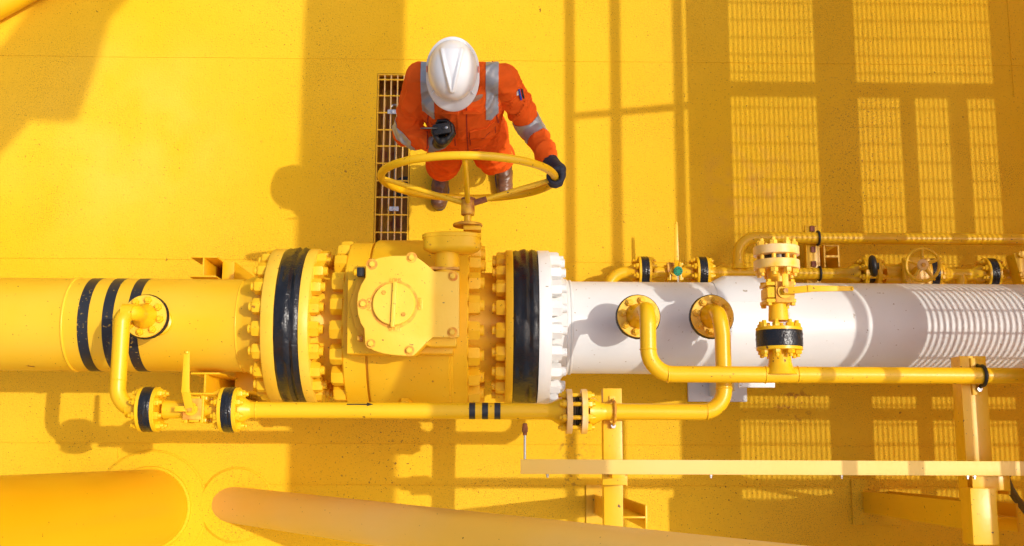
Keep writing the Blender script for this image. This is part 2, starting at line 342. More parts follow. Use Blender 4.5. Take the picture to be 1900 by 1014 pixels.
def text_mesh(txt, size, loc, rotz, m, parent, depth=.0015, name='lettering'):
    cu = bpy.data.curves.new(name, 'FONT'); cu.body = txt; cu.size = size; cu.extrude = depth; cu.align_x = 'CENTER'; cu.align_y = 'CENTER'
    to = bpy.data.objects.new(name, cu); C.objects.link(to)
    dg = bpy.context.evaluated_depsgraph_get(); me = bpy.data.meshes.new_from_object(to.evaluated_get(dg)); bpy.data.objects.remove(to)
    me.transform(Matrix.Translation(Vector(loc)-root_loc(parent)) @ Matrix.Rotation(rotz, 4, 'Z')); me.materials.clear(); me.materials.append(m)
    o = bpy.data.objects.new(name, me); C.objects.link(o); o.parent = parent; return o
for (txt, a, c, rz) in (('SHUT', 340, 360, PI), ('SHUT', 336, 694, 0), ('OPEN', 163, 525, -PI/2), ('OPEN', 506, 523, PI/2)):
    p = Z6(a, c, GZ); w_, h_ = (.052, .020)
    cs, sn = math.cos(rz), math.sin(rz)
    pts = []
    for k in range(20):
        an = 2*PI*k/20; qx = math.copysign(w_/2-h_/2, math.cos(an)) + h_/2*math.cos(an); qy = h_/2*math.sin(an)
        pts.append((p.x+qx*cs-qy*sn, p.y+qx*sn+qy*cs))
    MB().prism(pts, GZ-.001, GZ+.0025).obj('badge', MPALE, gb, bevel=.0007)
    text_mesh(txt, .0205, (p.x, p.y, GZ+.0040), rz, MRING, gb)
# input drive along +Y
SZ = 1.40
dx = P(838, 450, SZ).x; yb = P(838, 502, SZ).y; yd0 = P(838, 463, SZ).y; yd1 = P(838, 441, SZ).y
b = MB(); b.lathe((dx-.02, yb-.03, SZ-.02), (0, 1, 0), [(0, .055), (.03, .055), (yd0-yb+.02, .053), (yd0-yb+.04, .075)], 32); b.obj('input_neck', MVALVE, gb, smooth=40)
b = MB(); n = 48; rs = []
hw = .052
for (yy, r) in ((yd0-.016, .092), (yd0-.004, .116), (yd0+.004, .122), (yd1-.008, .122), (yd1-.006, .126), (yd1+.008, .126), (yd1+.012, .120)):
    ring = []
    for j in range(n):
        a = 2*PI*j/n; c = math.cos(a)*r; s_ = math.sin(a)*r*.62
        if c > 0: c = math.copysign(abs(math.cos(a))**.55, c)*r; s_ = math.copysign(abs(math.sin(a))**.75, s_)*r*.62
        ring.append(Vector((dx+c, yy, SZ+s_)))
    rs.append(ring)
b.rings(rs); b.obj('drive_housing', MVALVE, gb, bevel=0, smooth=40)
MB().box((P(763, 500, 1.4).x+.13, P(763, 500, 1.4).y, SZ-.005), (.15, .012, .085)).obj('neck_flange', MRUSTY, gb, bevel=.003)
sx = P(868, 400, SZ).x; HY = P(868, 372, SZ).y; RY = P(868, 331.5, SZ).y
b = MB(); yp = P(868, 424, SZ).y
b.box((sx+.02, yp-.004, SZ), (.075, .02, .07)); b.obj('bracket', MVALVE, gb, bevel=.003)
b = MB(); b.lathe((sx, yp+.008, SZ), (0, 1, 0), [(0, .062), (.005, .064), (.010, .062), (.014, .05)], 40); b.obj('cover_plate', MRUSTY, gb, smooth=30)
b = MB(); b.cyl((sx, yp, SZ), (sx, HY, SZ), .0155); b.obj('shaft', MYEL, gb)
# handwheel
RR, rr = .372, .0168
hw = MB().torus((sx, RY, SZ), (0, 1, 0), RR, rr, 128, 20).obj('handwheel', MYEL, v)
b = MB(); b.lathe((sx, HY-.066, SZ), (0, 1, 0), [(0, .026), (.003, .029), (.062, .029), (.068, .026)], 28); b.obj('hub', MRUSTY, hw)
for k in range(4):
    a = R(95+90*k-4); e = Vector((sx+RR*math.cos(a), RY, SZ+RR*math.sin(a))); s0 = Vector((sx+.02*math.cos(a), HY-.012, SZ+.02*math.sin(a)))
    MB().cyl(s0, e, .0115, .0105, 16).obj('spoke', MYEL, hw)
a = R(1); s0 = Vector((sx+.024, HY-.012, SZ)); e0 = Vector((sx+RR*math.cos(a), RY, SZ+.01)); MB().cyl(s0, s0+(e0-s0)*.16, .0135, .0128, 14).obj('rusty_patch', MRUST, hw)
MB().lathe((sx+.002, HY-.0, SZ), (0, 1, 0), [(0, .0295), (.006, .031), (.010, .027)], 20).obj('rusty_collar', MRUST, hw)

# ---- right, white
t = empty('white_pipeline', (xw1+1.5, YC, ZC-RP), 'thick white pipeline leaving the right black wrapped flange', 'pipeline'); WP = t
b = MB(); xs = X1(1062, 1.08); b.lathe((0, YC, ZC), ax, [(xw1, RP+.055), (xw1+.03, RP+.05), (xs-.03, RP+.015), (xs, RP), (8, RP)], 72)
weld(b, (xs, YC, ZC), ax, RP-.001, .008); weld(b, (xs-.02, YC, ZC), ax, RP+.008, .005); b.obj('pipe', MWHITE, t, smooth=50)
MB().lathe((xw0-.004, YC, ZC), ax, [(0, FR), (xw1-xw0, FR), (xw1-xw0+.004, FR-.004)], 96).obj('flange', MWHITE, t, smooth=50)
ringbolts(t, (xw1, YC, ZC), ax, .315, 20, .0, .038, .046, False, .022, MWHITE, ph=PI/2)
ringbolts(v, (xf0, YC, ZC), (-1, 0, 0), .315, 20, .0, .038, .042, False, .018, MVALVE, ph=PI/2)
# saddle + support of the white pipe
s_ = empty('pipe_saddle', (X1(1390, .8), YC, 0), 'white welded saddle and pedestal carrying the white pipeline', 'pipe support')
xa_, xb_ = X1(1345, 1.0), X1(1455, 1.0)
b = MB(); K = 26
rs = []
for (x0, th_) in ((xa_-.035, .002), (xa_+.02, .030), (xb_+.0, .032), (xb_+.05, .002)):
    ring = []
    for i in range(K+1):
        a = R(62) - R(150)*i/K; k_ = min(1, i/7.); ring.append((x0, YC+math.cos(a)*(RP+.001+th_*k_), ZC+math.sin(a)*(RP+.001+th_*k_)))
    for i in range(K, -1, -1):
        a = R(62) - R(150)*i/K; ring.append((x0, YC+math.cos(a)*(RP-.01), ZC+math.sin(a)*(RP-.01)))
    rs.append(ring)
b.rings(rs)
b.obj('saddle_plate', MWHITE, s_, smooth=25)
ym = YC
b = MB(); b.box((P(1400, 713, ZC-.03).x+.01, ym-RP-.03, ZC-.03), (.17, .06, .016)); b.obj('shoulder_plate', MWHITE, s_, bevel=.003)
b = MB(); xc = (xa_+xb_)/2-.02
b.box((xc, ym, .33), (.012, .56, .64)); b.box((xc, ym-.20, .33), (.20, .012, .64)); b.box((xc, ym+.20, .33), (.20, .012, .64)); b.obj('web', MWHITE, s_)
MB().box((xc+.04, ym-.005, .016), (.32, .60, .024)).obj('base_plate', MWHITE, s_, bevel=.003)

# ---------------------------------------------------------------- small bore piping
RS = .0335; RF = .092; ZR = 1.42
YR = P(700, 762, ZR).y
def xr_(px, z=ZR, py=762): return P(px, py, z).x
def flangepair(parent, o, axis, w_tape, m1=MYEL, seed=0, tape=True, th=.016, n=8, r=RF, rn=.0165, h=.016, ext=.012, mb=None):
    """two flange discs with a black tape wrap between, eight studs"""
    d = Vector(axis).normalized(); o = Vector(o)
    MB().lathe(o, d, [(0, r-.002), (.002, r), (th-.001, r), (th, r-.002)], 48).obj('flange', m1, parent)
    MB().lathe(o+d*(th+w_tape), d, [(0, r-.002), (.001, r), (th-.002, r), (th, r-.002)], 48).obj('flange', m1, parent)
    if tape: tapewrap(o+d*(th-.004), d, r-.001, w_tape+.008, n=48, seed=seed).obj('tape_wrap', MBLACK, parent)
    else: MB().lathe(o+d*th, d, [(0, r*.55), (w_tape, r*.55)], 32).obj('gasket', MGASK, parent)
    ringbolts(parent, o, d, r*.77, n, 2*th+w_tape, rn, h, True, ext, mb or m1)
def neck(b, o, axis, r0, r1, l):
    b.lathe(o, axis, [(0, r0), (l*.3, r0*.95), (l*.8, r1*1.05), (l, r1)], 28)

# ---- left bypass: nozzle on the yellow pipeline, drop leg
nf = P(268, 587, 1.28); t = empty('drop_leg', (nf.x, nf.y, ZC+RP), 'bent yellow drop pipe rising from the yellow pipeline and turning down at its left', 'pipe')
b = MB(); b.cyl((nf.x, nf.y, ZC+RP-.04), (nf.x, nf.y, 1.26), .045); b.torus((nf.x, nf.y, ZC+RP), (0, 0, 1), .05, .012, 32, 8); b.obj('nozzle', MYEL, t)
flv = lambda par, f, seed: (MB().lathe((f.x, f.y, 1.222), (0, 0, 1), [(0, RF-.002), (.002, RF), (.020, RF)], 48).obj('flange', MYEL, par),
      tapewrap((f.x, f.y, 1.238), (0, 0, 1), RF+.003, .030, n=48, seed=seed).obj('tape_wrap', MBLACK, par),
      MB().lathe((f.x, f.y, 1.264), (0, 0, 1), [(0, RF), (.014, RF), (.016, RF-.002)], 48).obj('flange', MPALE, par),
      ringbolts(par, (f.x, f.y, 1.222), (0, 0, 1), RF*.76, 8, .058, .0165, .015, True, .009, MYEL, ph=.2))
flv(t, nf, 3)
xd = P(223, 650, ZR).x; xf = xr_(262)
path = fillet([(nf.x, nf.y, 1.28), (nf.x, nf.y, ZR), (xd, nf.y, ZR), (xd, YR, ZR), (xf, YR, ZR)], [.05, .05, .09])
b = MB(); b.tube(path, RS, 28); neck(b, (nf.x, nf.y, 1.28), (0, 0, 1), .055, RS, .06); neck(b, (xf, YR, ZR), (-1, 0, 0), .052, RS, .06)
weld(b, (xd, YR+.12, ZR), (0, 1, 0), RS-.001, .0035); b.obj('pipe', MYEL, t, smooth=60)
# ball valve block
def flange_x(px): return xr_(px)
t2 = empty('bypass_valve', (xr_(352), YR, ZR-.1), 'small rust stained ball valve between two taped flanges at lower left', 'valve', 'small ball valves')
wt = xr_(298)-xr_(264)
flangepair(t2, (xr_(261), YR, ZR), ax, xr_(290)-xr_(268)-.004, seed=11)
flangepair(t2, (xr_(411), YR, ZR), ax, xr_(438)-xr_(417)-.004, seed=15)
def block_valve(parent, c, a, xs_, m=MVALVE, s=.062):
    d, u, vv = frame(a); c = Vector(c); rot = Matrix((d, u, vv)).transposed()
    b = MB(); b.box(c, (s*.80, s*2.0, s*2.0), rot); b.box(c-d*s*.62, (s*.28, s*2.15, s*2.15), rot); b.box(c+d*s*.62, (s*.28, s*2.15, s*2.15), rot)
    b.obj('valve_body', m, parent, bevel=.004)
    MB().cyl(c-d*s*.7, c-d*xs_[0], s*.66, s*.74).obj('end_pipe', m, parent); MB().cyl(c+d*s*.7, c+d*xs_[1], s*.66, s*.74).obj('end_pipe', m, parent)
    for i in (-1, 1):
        for j in (-1, 1):
            p = c + u*s*.85*i + vv*s*.85*j; b = MB(); b.hexa(p+d*s*.76, d, s*.2, s*.2); b.hexa(p-d*s*.76, -d, s*.2, s*.2); b.obj('body_bolt', m, parent)
vc = Vector((xr_(366), YR, ZR-.005))
block_valve(t2, vc, ax, (vc.x-xr_(304), xr_(408)-vc.x), MYEL, .052)
def lever(parent, base, d1, d2, l1, l2, z1, wd=.028, m=MYEL, seg=None):
    """flat lever: short tongue from the stem, cranked up, then the long arm"""
    base = Vector(base); d1 = Vector(d1).normalized(); d2 = Vector(d2).normalized()
    p1 = base+d1*l1; p2 = p1+d2*l2; p1.z += z1; p2.z += z1*1.15
    b = MB()
    for (a0, a1, w0, w1) in ((base, p1, wd, wd), (p1, p2, wd*.95, wd*.68)):
        d = (a1-a0).normalized(); s0 = Vector((0, 0, 1)).cross(d).normalized(); up = d.cross(s0); th = .004
        rs = [[a-s0*w/2-up*th, a+s0*w/2-up*th, a+s0*w/2+up*th, a-s0*w/2+up*th] for a, w in ((a0-d*.012, w0), (a1+d*.002, w1))]
        b.rings(rs)
    b.cyl(p2-d2*.006, p2+d2*.004, wd*.3); b.obj('lever', m, parent, bevel=.0015)
def stem(parent, c, m=MYEL, ring=True, z=.062):
    c = Vector(c)
    b = MB(); b.lathe((c.x, c.y, c.z+z-.012), (0, 0, 1), [(0, .027), (.014, .027), (.014, .014), (.030, .014)], 24); b.obj('stem', m, parent)
    MB().hexa((c.x, c.y, c.z+z+.016), (0, 0, 1), .0125, .010).obj('stem_nut', MRUSTY, parent)
    if ring: MB().box((c.x+.004, c.y, c.z+z-.008), (.075, .085, .004)).obj('stained_plate', MRING, parent, bevel=.001)
sc = Vector((P(352, 762, ZR+.08).x, YR, ZR)); stem(t2, sc, z=.064)
lever(t2, (sc.x, sc.y, ZR+.084), (-.10, 1, 0), (0, 1, 0), .075, .150, .045, .034)
MB().box((sc.x-.035, sc.y, ZR+.083), (.05, .022, .005)).obj('stop_tab', MYEL, t2, bevel=.001)
# flange 2 to long run with arrow and black marks
t3 = empty('bypass_pipe', (xr_(700), YR, ZR-RS), 'straight small yellow pipe marked with a black arrow and three black rings', 'pipe')
x0, x1 = xr_(448), xr_(1047)
b = MB(); b.cyl((x0, YR, ZR), (x1, YR, ZR), RS, n=32); neck(b, (x0-.006, YR, ZR), ax, .056, RS, .05); neck(b, (x1+.004, YR, ZR), (-1, 0, 0), .060, RS, .075)
weld(b, (xr_(476), YR, ZR), ax, RS, .003); weld(b, (xr_(1024), YR, ZR), ax, RS, .003); b.obj('pipe', MYEL, t3, smooth=60)
for c in (876, 900, 923):
    xx = xr_(c, ZR+RS); MB().lathe((xx-.0125, YR, ZR), ax, [(0, RS-.002), (0, RS+.0008), (.025, RS+.0008), (.025, RS-.002)], 32, closed=True).obj('marking_band', MMARK, t3)
b = MB(); ya = P(660, 750.5, ZR+.028).y
def curved(x, dy): 
    yy = ya+dy-YR; return Vector((x, YR+yy, ZR+math.sqrt(max(1e-6, (RS+.0009)**2-yy**2))))
xs0, xs1, xs2 = xr_(643, ZR+.03), xr_(680, ZR+.03), xr_(692, ZR+.03)
for (xA, xB, h0, h1) in ((xs0, xs1, .0025, .0025), (xs1, xs2, .008, .0003)):
    K = 6
    vs = [[b.bm.verts.new(curved(xA+(xB-xA)*i/K, s2*(h0+(h1-h0)*i/K))) for s2 in (-1, 0, 1)] for i in range(K+1)]
    for i in range(K):
        for j in range(2): b.bm.faces.new((vs[i][j], vs[i+1][j], vs[i+1][j+1], vs[i][j+1]))
bmesh.ops.recalc_face_normals(b.bm, faces=b.bm.faces)
b.obj('flow_arrow', MMARK, t3)
flangepair(t3, (xr_(1050), YR, ZR), ax, xr_(1079)-xr_(1062)-.0, MCHALK, tape=False, th=.024, rn=.016, h=.018, mb=MYEL)
MB().lathe((xr_(1064), YR, ZR), ax, [(0, .066), (.004, .068), (.008, .060), (.012, .069), (.018, .058), (.022, .068)], 40).obj('gasket_rings', MGASK, t3)
# ---- white nozzle 2 to the run (lower), nozzle 1 to the upper run
n2 = P(1322, 587, 1.28); t4 = empty('return_bend', (n2.x, n2.y, ZC+RP), 'yellow pipe bending left from the right hand nozzle of the white pipeline', 'pipe')
n1 = P(1185, 587, 1.28); Z1 = 1.56; YT = P(1300, 695, Z1).y
xe = P(1343, 700, ZR).x
b = MB(); path = fillet([(n2.x, n2.y, 1.28), (n2.x, n2.y, ZR), (xe, n2.y-.10, ZR), (xe, YR, ZR), (xr_(1098), YR, ZR)], [.05, .15, .095]); b.tube(path, RS, 28)
neck(b, (n2.x, n2.y, 1.28), (0, 0, 1), .055, RS, .06); neck(b, (xr_(1093), YR, ZR), ax, .058, RS, .07); weld(b, (xr_(1312), YR, ZR), ax, RS, .0035); weld(b, (xe, YR+.098, ZR), (0, 1, 0), RS, .003)
b.obj('pipe', MYEL, t4, smooth=60); flv(t4, n2, 21)
b = MB(); b.cyl((n2.x, n2.y, ZC+RP-.04), (n2.x, n2.y, 1.222), .045); b.torus((n2.x, n2.y, ZC+RP), (0, 0, 1), .05, .012, 32, 8); b.obj('nozzle', MWHITE, t4)
t5 = empty('upper_line', (n1.x, n1.y, ZC+RP), 'long yellow pipe from the left hand nozzle of the white pipeline running right above it', 'pipe')
b = MB(); path = fillet([(n1.x, n1.y, 1.28), (n1.x, n1.y, Z1), (n1.x, YT, Z1), (8, YT, Z1)], [.07, .10]); b.tube(path, RS, 28)
neck(b, (n1.x, n1.y, 1.28), (0, 0, 1), .055, RS, .06)
for c in (1239, 1420, 1480): weld(b, (P(c, 695, Z1).x, YT, Z1), ax, RS, .003)
weld(b, (n1.x, YT+.10, Z1), (0, 1, 0), RS, .003)
xt = P(1448, 690, Z1).x; yf = P(1448, 651, Z1).y
b.lathe((xt, YT, Z1), (0, 1, 0), [(0, .070), (.03, .052), (.05, .046), (yf-YT, .043)], 28); b.obj('pipe', MYEL, t5, smooth=60); flv(t5, n1, 27)
b = MB(); b.cyl((n1.x, n1.y, ZC+RP-.04), (n1.x, n1.y, 1.222), .045); b.torus((n1.x, n1.y, ZC+RP), (0, 0, 1), .05, .012, 32, 8); b.obj('nozzle', MWHITE, t5)
t6 = empty('branch_valve', (xt, yf, Z1), 'yellow ball valve whose lever points right across the white pipeline', 'valve', 'small ball valves')
yy = lambda py: P(1448, py, Z1).y
flangepair(t6, (xt, yf+.0, Z1), (0, 1, 0), yy(606)-yf-.034, seed=31, n=8, r=.093, th=.014)
cv = Vector((xt, (yy(520)+yy(572))/2, Z1)); block_valve(t6, cv, (0, 1, 0), (cv.y-yy(596), yy(498)-cv.y), MVALVE, .056)
flangepair(t6, (xt, yy(501), Z1), (0, 1, 0), .022, MCHALK, tape=False, th=.036, r=.093, rn=.0165, h=.018, mb=MPALE)
MB().lathe((xt, yy(480)+.02, Z1), (0, 1, 0), [(0, .088), (.008, .088)], 32)
stem(t6, (cv.x+.01, cv.y, Z1), MVALVE, ring=True, z=.070)
lever(t6, (cv.x+.012, cv.y, Z1+.09), (1, .06, 0), (1, .0, 0), .09, .165, .03, .028, MVALVE)
MB().box((cv.x+.01, cv.y+.045, Z1+.088), (.024, .05, .005)).obj('stop_tab', MVALVE, t6, bevel=.001)

# ---------------------------------------------------------------- rear small pipes
ZB = .22; RB = .031; YB1 = P(1600, 443, ZB).y; YB2 = P(1500, 508, ZB).y
t = empty('rear_upper_pipe', (P(1600, 443, ZB).x, YB1, ZB-RB), 'thin yellow pipe farthest behind the white pipeline with a rounded left end', 'pipe')
xl = P(1370, 480, ZB).x
b = MB(); b.tube(fillet([(xl, YB2, ZB), (xl, YB1, ZB), (8, YB1, ZB)], .10), RB, 24); b.lathe((xl, YB2, ZB), (0, 1, 0), [(.02, .05), (.035, .036), (.05, RB)], 24); b.obj('pipe', MYEL, t, smooth=60)
t = empty('rear_lower_pipe', (P(1500, 508, ZB).x, YB2, ZB-RB), 'thin yellow pipe with taped flanges running right beside the top edge of the white pipeline', 'pipe')
xb2 = lambda px: P(px, 508, ZB).x
b = MB()
b.tube(fillet([(xb2(1128), YB2-.25, ZB), (xb2(1128), YB2, ZB), (xb2(1185), YB2, ZB)], .10), RB, 24); b.cyl((xb2(1312), YB2, ZB), (xb2(1585), YB2, ZB), RB)
b.cyl((xb2(1755), YB2, ZB), (xb2(1818), YB2, ZB), RB); b.cyl((xb2(1848), YB2, ZB), (8, YB2, ZB), RB); b.tube([(xb2(1782), YB2-.10, ZB), (xb2(1782), YB2, ZB)], RB, 20)
neck(b, (xb2(1182), YB2, ZB), (-1, 0, 0), .05, RB, .06); neck(b, (xb2(1313), YB2, ZB), ax, .05, RB, .06); neck(b, (xb2(1592), YB2, ZB), (-1, 0, 0), .055, RB, .07)
neck(b, (xb2(1745), YB2, ZB), ax, .05, RB, .06); neck(b, (xb2(1822), YB2, ZB), (-1, 0, 0), .055, RB, .07); neck(b, (xb2(1850), YB2, ZB), ax, .05, RB, .06); b.obj('pipe', MYEL, t, smooth=60)
flangepair(t, (xb2(1183), YB2, ZB), ax, .040, seed=41, r=.085, th=.014)
flangepair(t, (xb2(1290), YB2, ZB), ax, .040, seed=43, r=.085, th=.014)
flangepair(t, (xb2(1736)-.06, YB2, ZB), ax, .040, seed=45, r=.085, th=.014)
flangepair(t, (xb2(1824), YB2, ZB), ax, .040, seed=47, r=.088, th=.014)
flangepair(t, (xb2(1597), YB2, ZB), ax, .045, tape=False, r=.088, th=.022, mb=MYEL)
t = empty('rear_ball_valve', (xb2(1250), YB2, ZB-.06), 'small yellow ball valve with green tag behind the white pipeline', 'valve', 'small ball valves')
c = Vector((xb2(1250), YB2, ZB)); block_valve(t, c, ax, (.11, .10), MYEL, .046); stem(t, c, MYEL, ring=False, z=.055)
lever(t, (c.x, c.y, ZB+.07), (.02, 1, 0), (0, 1, 0), .06, .19, .03, .022)
MB().box((c.x-.015, c.y+.02, ZB+.05), (.05, .05, .004)).obj('stop_plate', MRUSTY, t)
t = empty('green_tag', P(1257, 503, .36), 'round green plastic tag hanging on the rear small ball valve', 'tag')
p = P(1257, 503, .36); d = Vector((.25, -.35, 1)).normalized()
b = MB(); b.lathe(p, d, [(0, .022), (.003, .025), (.011, .025), (.014, .021)], 24); b.obj('disc', MGREEN, t)
dd, u_, v_ = frame(d)
b = MB()
for k in range(8): a = 2*PI*k/8; b.cyl(p+d*.0135+(u_*math.cos(a)+v_*math.sin(a))*.015, p+d*.015+(u_*math.cos(a)+v_*math.sin(a))*.015, .003, n=8)
b.obj('number_hole', MPLAST, t)
MB().tube([p+Vector((.004, -.02, 0)), p+Vector((.012, -.06, -.04)), p+Vector((.02, -.09, -.08))], .0022, 6).tube([p+Vector((.0, -.02, 0)), p+Vector((.006, -.06, -.04)), p+Vector((.012, -.09, -.08))], .0022, 6).obj('cord', MWHITE, t)
t = empty('black_handwheel_valve', (xb2(1622), YB2, ZB), 'small valve with a glossy black oval grip beside the rear flange', 'valve')
p = P(1620, 494, .42); b = MB(); b.torus(p, (.93, .1, .22), .040, .017, 36, 12); b.obj('black_grip', MRUBBER, t)
MB().cyl(p+Vector((-.02, 0, -.01)), p+Vector((.03, 0, 0)), .018).obj('grip_hub', MRUBBER, t)
MB().cyl((p.x, YB2+.02, ZB+.03), p, .010).obj('stem', MYEL, t)
t = empty('gate_valve', (xb2(1700), YB2, ZB-.06), 'yellow gate valve with a five spoked handwheel facing up behind the white pipeline', 'valve')
p = P(1712, 492, .50); d = Vector((-.10, -.12, 1)).normalized(); dd, u_, v_ = frame(d)
wh = MB().torus(p, d, .083, .0085, 56, 12).obj('handwheel', MYEL, t)
for k in range(5):
    a = 2*PI*k/5+.33; e = p+(u_*math.cos(a)+v_*math.sin(a))*.083
    b = MB(); b.cyl(p-d*.004, e, .0105, .0085, 10); b.cyl(e, e+(e-p).normalized()*.016, .009, .005, 10); b.obj('spoke', MYEL, wh)
MB().lathe(p-d*.014, d, [(0, .026), (.02, .029), (.026, .024), (.027, .012)], 24).obj('hub', MCHALK, wh)
MB().hexa(p+d*.008, d, .012, .016).obj('hub_nut', MRUSTY, wh)
cb = Vector((xb2(1690), YB2, ZB+.02)); b = MB(); b.cyl(p-d*.01, cb, .013, .02); b.obj('stem', MYEL, t)
b = MB(); b.box(cb, (.12, .12, .10)); b.box(cb+Vector((0, 0, .06)), (.15, .15, .022)); b.obj('bonnet', MYEL, t, bevel=.006)
b = MB(); b.cyl((xb2(1640), YB2, ZB), (xb2(1725), YB2, ZB), .052); b.obj('valve_body', MYEL, t)
for i in (-1, 1):
    for j in (-1, 1): MB().hexa(cb+Vector((i*.055, j*.055, .071)), (0, 0, 1), .016, .014).obj('bonnet_bolt', MYEL, t)
t = empty('rear_edge_valve', (xb2(1893), YB2, ZB), 'yellow valve body cut by the right edge of the photo behind the white pipeline', 'valve')
p = P(1897, 497, .32); b = MB(); b.box(p, (.10, .16, .10), Matrix.Rotation(.2, 3, 'Z')); b.obj('valve_body', MYEL, t, bevel=.01)
for (i, j) in ((-.03, .06), (-.03, -.05)): MB().hexa(p+Vector((i, j, .05)), (0, 0, 1), .020, .018).obj('body_bolt', MVALVE, t)
# rear pipe rack
t = empty('rear_pipe_bracket', (P(1507, 470, 0).x, P(1507, 470, 0).y, 0), 'yellow upright bracket holding both thin rear pipes with black straps', 'pipe support')
xc = P(1507, 450, .18).x; y0 = P(1507, 530, .18).y; y1 = P(1507, 419, .18).y
b = MB(); b.box((xc, (y0+y1)/2, .177), (.074, y1-y0, .020)); b.box((xc, (y0+y1)/2, .10), (.012, y1-y0, .14)); b.obj('bracket_beam', MYEL, t, bevel=.002)
b = MB(); p = P(1533, 482, .1); b.box((p.x, p.y, .10), (.07, .012, .20)); b.box((p.x, p.y+.06, .19), (.085, .006, .014)); b.box((p.x+.038, p.y+.0, .10), (.008, .12, .20)); b.box((p.x-.038, p.y, .10), (.008, .12, .20)); b.obj('stub', MYEL, t)
for yc, sg in ((YB1, 1), (YB2, 1)):
    b = MB(); pts = [(xc+.02, yc+math.cos(a)*(RB+.005), ZB+math.sin(a)*(RB+.005)) for a in [R(-40)+R(260)*k/20 for k in range(21)]]; b.tube(pts, .0065, 10); b.obj('strap', MRUBBER, t)
    for s2 in (-1, 1):
        if yc == YB2 and s2 < 0: continue
        MB().box((xc, yc+s2*(RB+.026), .193), (.024, .03, .012)).obj('clamp_pad', MCOPPER, t, bevel=.001)

# ---------------------------------------------------------------- supports and beams
def ibeam(b, p, d, up, l, h, wd, th=.008):
    """I section of length l from p along d; web height h along up, flange width wd"""
    d = Vector(d).normalized(); up = Vector(up); up = (up-up.dot(d)*d).normalized(); s0 = up.cross(d); rot = Matrix((d, s0, up)).transposed()
    c = Vector(p)+d*l/2
    b.box(c, (l, th, h-2*th), rot); b.box(c+up*(h/2-th/2), (l, wd, th), rot); b.box(c-up*(h/2-th/2), (l, wd, th), rot)
SG = 'I beam stubs under the lines'
# left upright stubs (top ends seen), far ends on the deck; top px, z
for (pt, zt, lab, szx, szy) in (((377, 495), .62, 'short upright yellow I beam stub just behind the yellow pipeline', .13, .105),
                      ((380, 712), .95, 'upright yellow I beam stub in front of the yellow pipeline behind the small lever', .13, .10)):
    p = P(*pt, zt); t = empty('beam_stub', (p.x, p.y, 0), lab, 'beam', SG)
    b = MB(); ibeam(b, (p.x, p.y, .012), (0, 0, 1), (0, 1, 0), zt-.012, szy, szx); b.obj('i_section', MYEL, t, bevel=.0015)
    MB().box((p.x+.0, p.y, .007), (.22, .20, .010)).obj('base_plate', MYEL, t)
    if zt > .7: MB().box((p.x+.10, p.y+.035, .3), (.09, .10, .6)).obj('gusset_box', MYEL, t, bevel=.002)
    else: MB().box((p.x+.09, p.y-.0, .24), (.06, .10, .48)).obj('gusset_box', MYEL, t, bevel=.002)
# support beam at x 1137
zt = 1.36; xq = P(1137, 800, zt).x; ya, yb_ = P(1137, 978, zt).y, P(1137, 721, zt).y
t = empty('pipe_rack_arm', (xq, ya, 0), 'flat yellow horizontal beam crossing under the small pipe between its flanges and the bend', 'beam')
b = MB(); wd = .079; b.box((xq, (ya+yb_)/2, zt-.004), (wd, yb_-ya, .008)); b.box((xq-wd/2+.004, (ya+yb_)/2, zt-.045), (.007, yb_-ya, .074)); b.box((xq+wd/2-.004, (ya+yb_)/2, zt-.045), (.007, yb_-ya, .074)); b.obj('channel', MYEL, t, bevel=.002)
xs_ = P(1138, 762, ZR).x
b = MB(); b.box((xs_+.002, YR, zt+.004), (.024, .135, .008)); b.obj('clamp_plate', MPALE, t, bevel=.001)
b = MB(); b.tube([(xs_+.004, YR-.06, zt+.01)]+[(xs_+.004, YR+math.cos(a)*(RS+.007), ZR+math.sin(a)*(RS+.007)) for a in [R(200)-R(220)*k/20 for k in range(21)]]+[(xs_+.004, YR+.05, zt+.01)], .0065, 10); b.obj('u_bolt', MRUSTY, t)
MB().hexa((xs_+.004, YR-.058, zt+.008), (0, 0, 1), .012, .016).obj('u_bolt_nut', MSTEEL, t)
p0 = P(1175, 960, 1.22)
t = empty('beam_stub', (p0.x, p0.y, 0), 'upright yellow I beam stub at the low end of the flat beam', 'beam', SG)
b = MB(); ibeam(b, (p0.x, p0.y+.0, .012), (0, 0, 1), (1, 0, 0), 1.22, .115, .10); b.obj('i_section', MYEL, t, bevel=.0015); MB().box((p0.x, p0.y, .007), (.2, .2, .010)).obj('base_plate', MYEL, t)
# long flat beam
ZL = 1.67; yl0, yl1 = P(1300, 881, ZL).y, P(1300, 854, ZL).y; xl0 = P(966, 867, ZL).x
t = empty('long_cross_beam', (xl0, yl0, ZL-.06), 'long flat yellow angle bar running right across the bottom of the photo', 'beam')
b = MB(); b.box(((xl0+8)/2, (yl0+yl1)/2, ZL-.003), (8-xl0, yl1-yl0, .006)); b.box(((xl0+8)/2, yl0+.003, ZL-.03), (8-xl0, .006, .048)); b.obj('angle_bar', MBRACE, t, bevel=.0015)
for c in (1016, 1320, 1563, 1797, 1810):
    p = P(c, 884, ZL-.02); MB().cyl((p.x, yl0-.0, ZL-.03), (p.x, yl0-.014, ZL-.03), .0045, n=10).hexa((p.x, yl0-.002, ZL-.03), (0, -1, 0), .007, .005).obj('small_bolt', MSTEEL, t)
p = P(1140, 893, 1.5); t2 = empty('spacer_bracket', (p.x, p.y, zt), 'short yellow channel piece joining the long cross beam to the flat beam below it', 'bracket')
b = MB(); b.box((p.x+.0, yl0+.005, 1.52), (.10, .10, .006)); b.box((p.x+.048, yl0-.005, 1.44), (.006, .09, .15)); b.box((p.x, yl0+.01, 1.59), (.05, .05, .13)); b.obj('channel_piece', MYEL, t2, bevel=.0015)
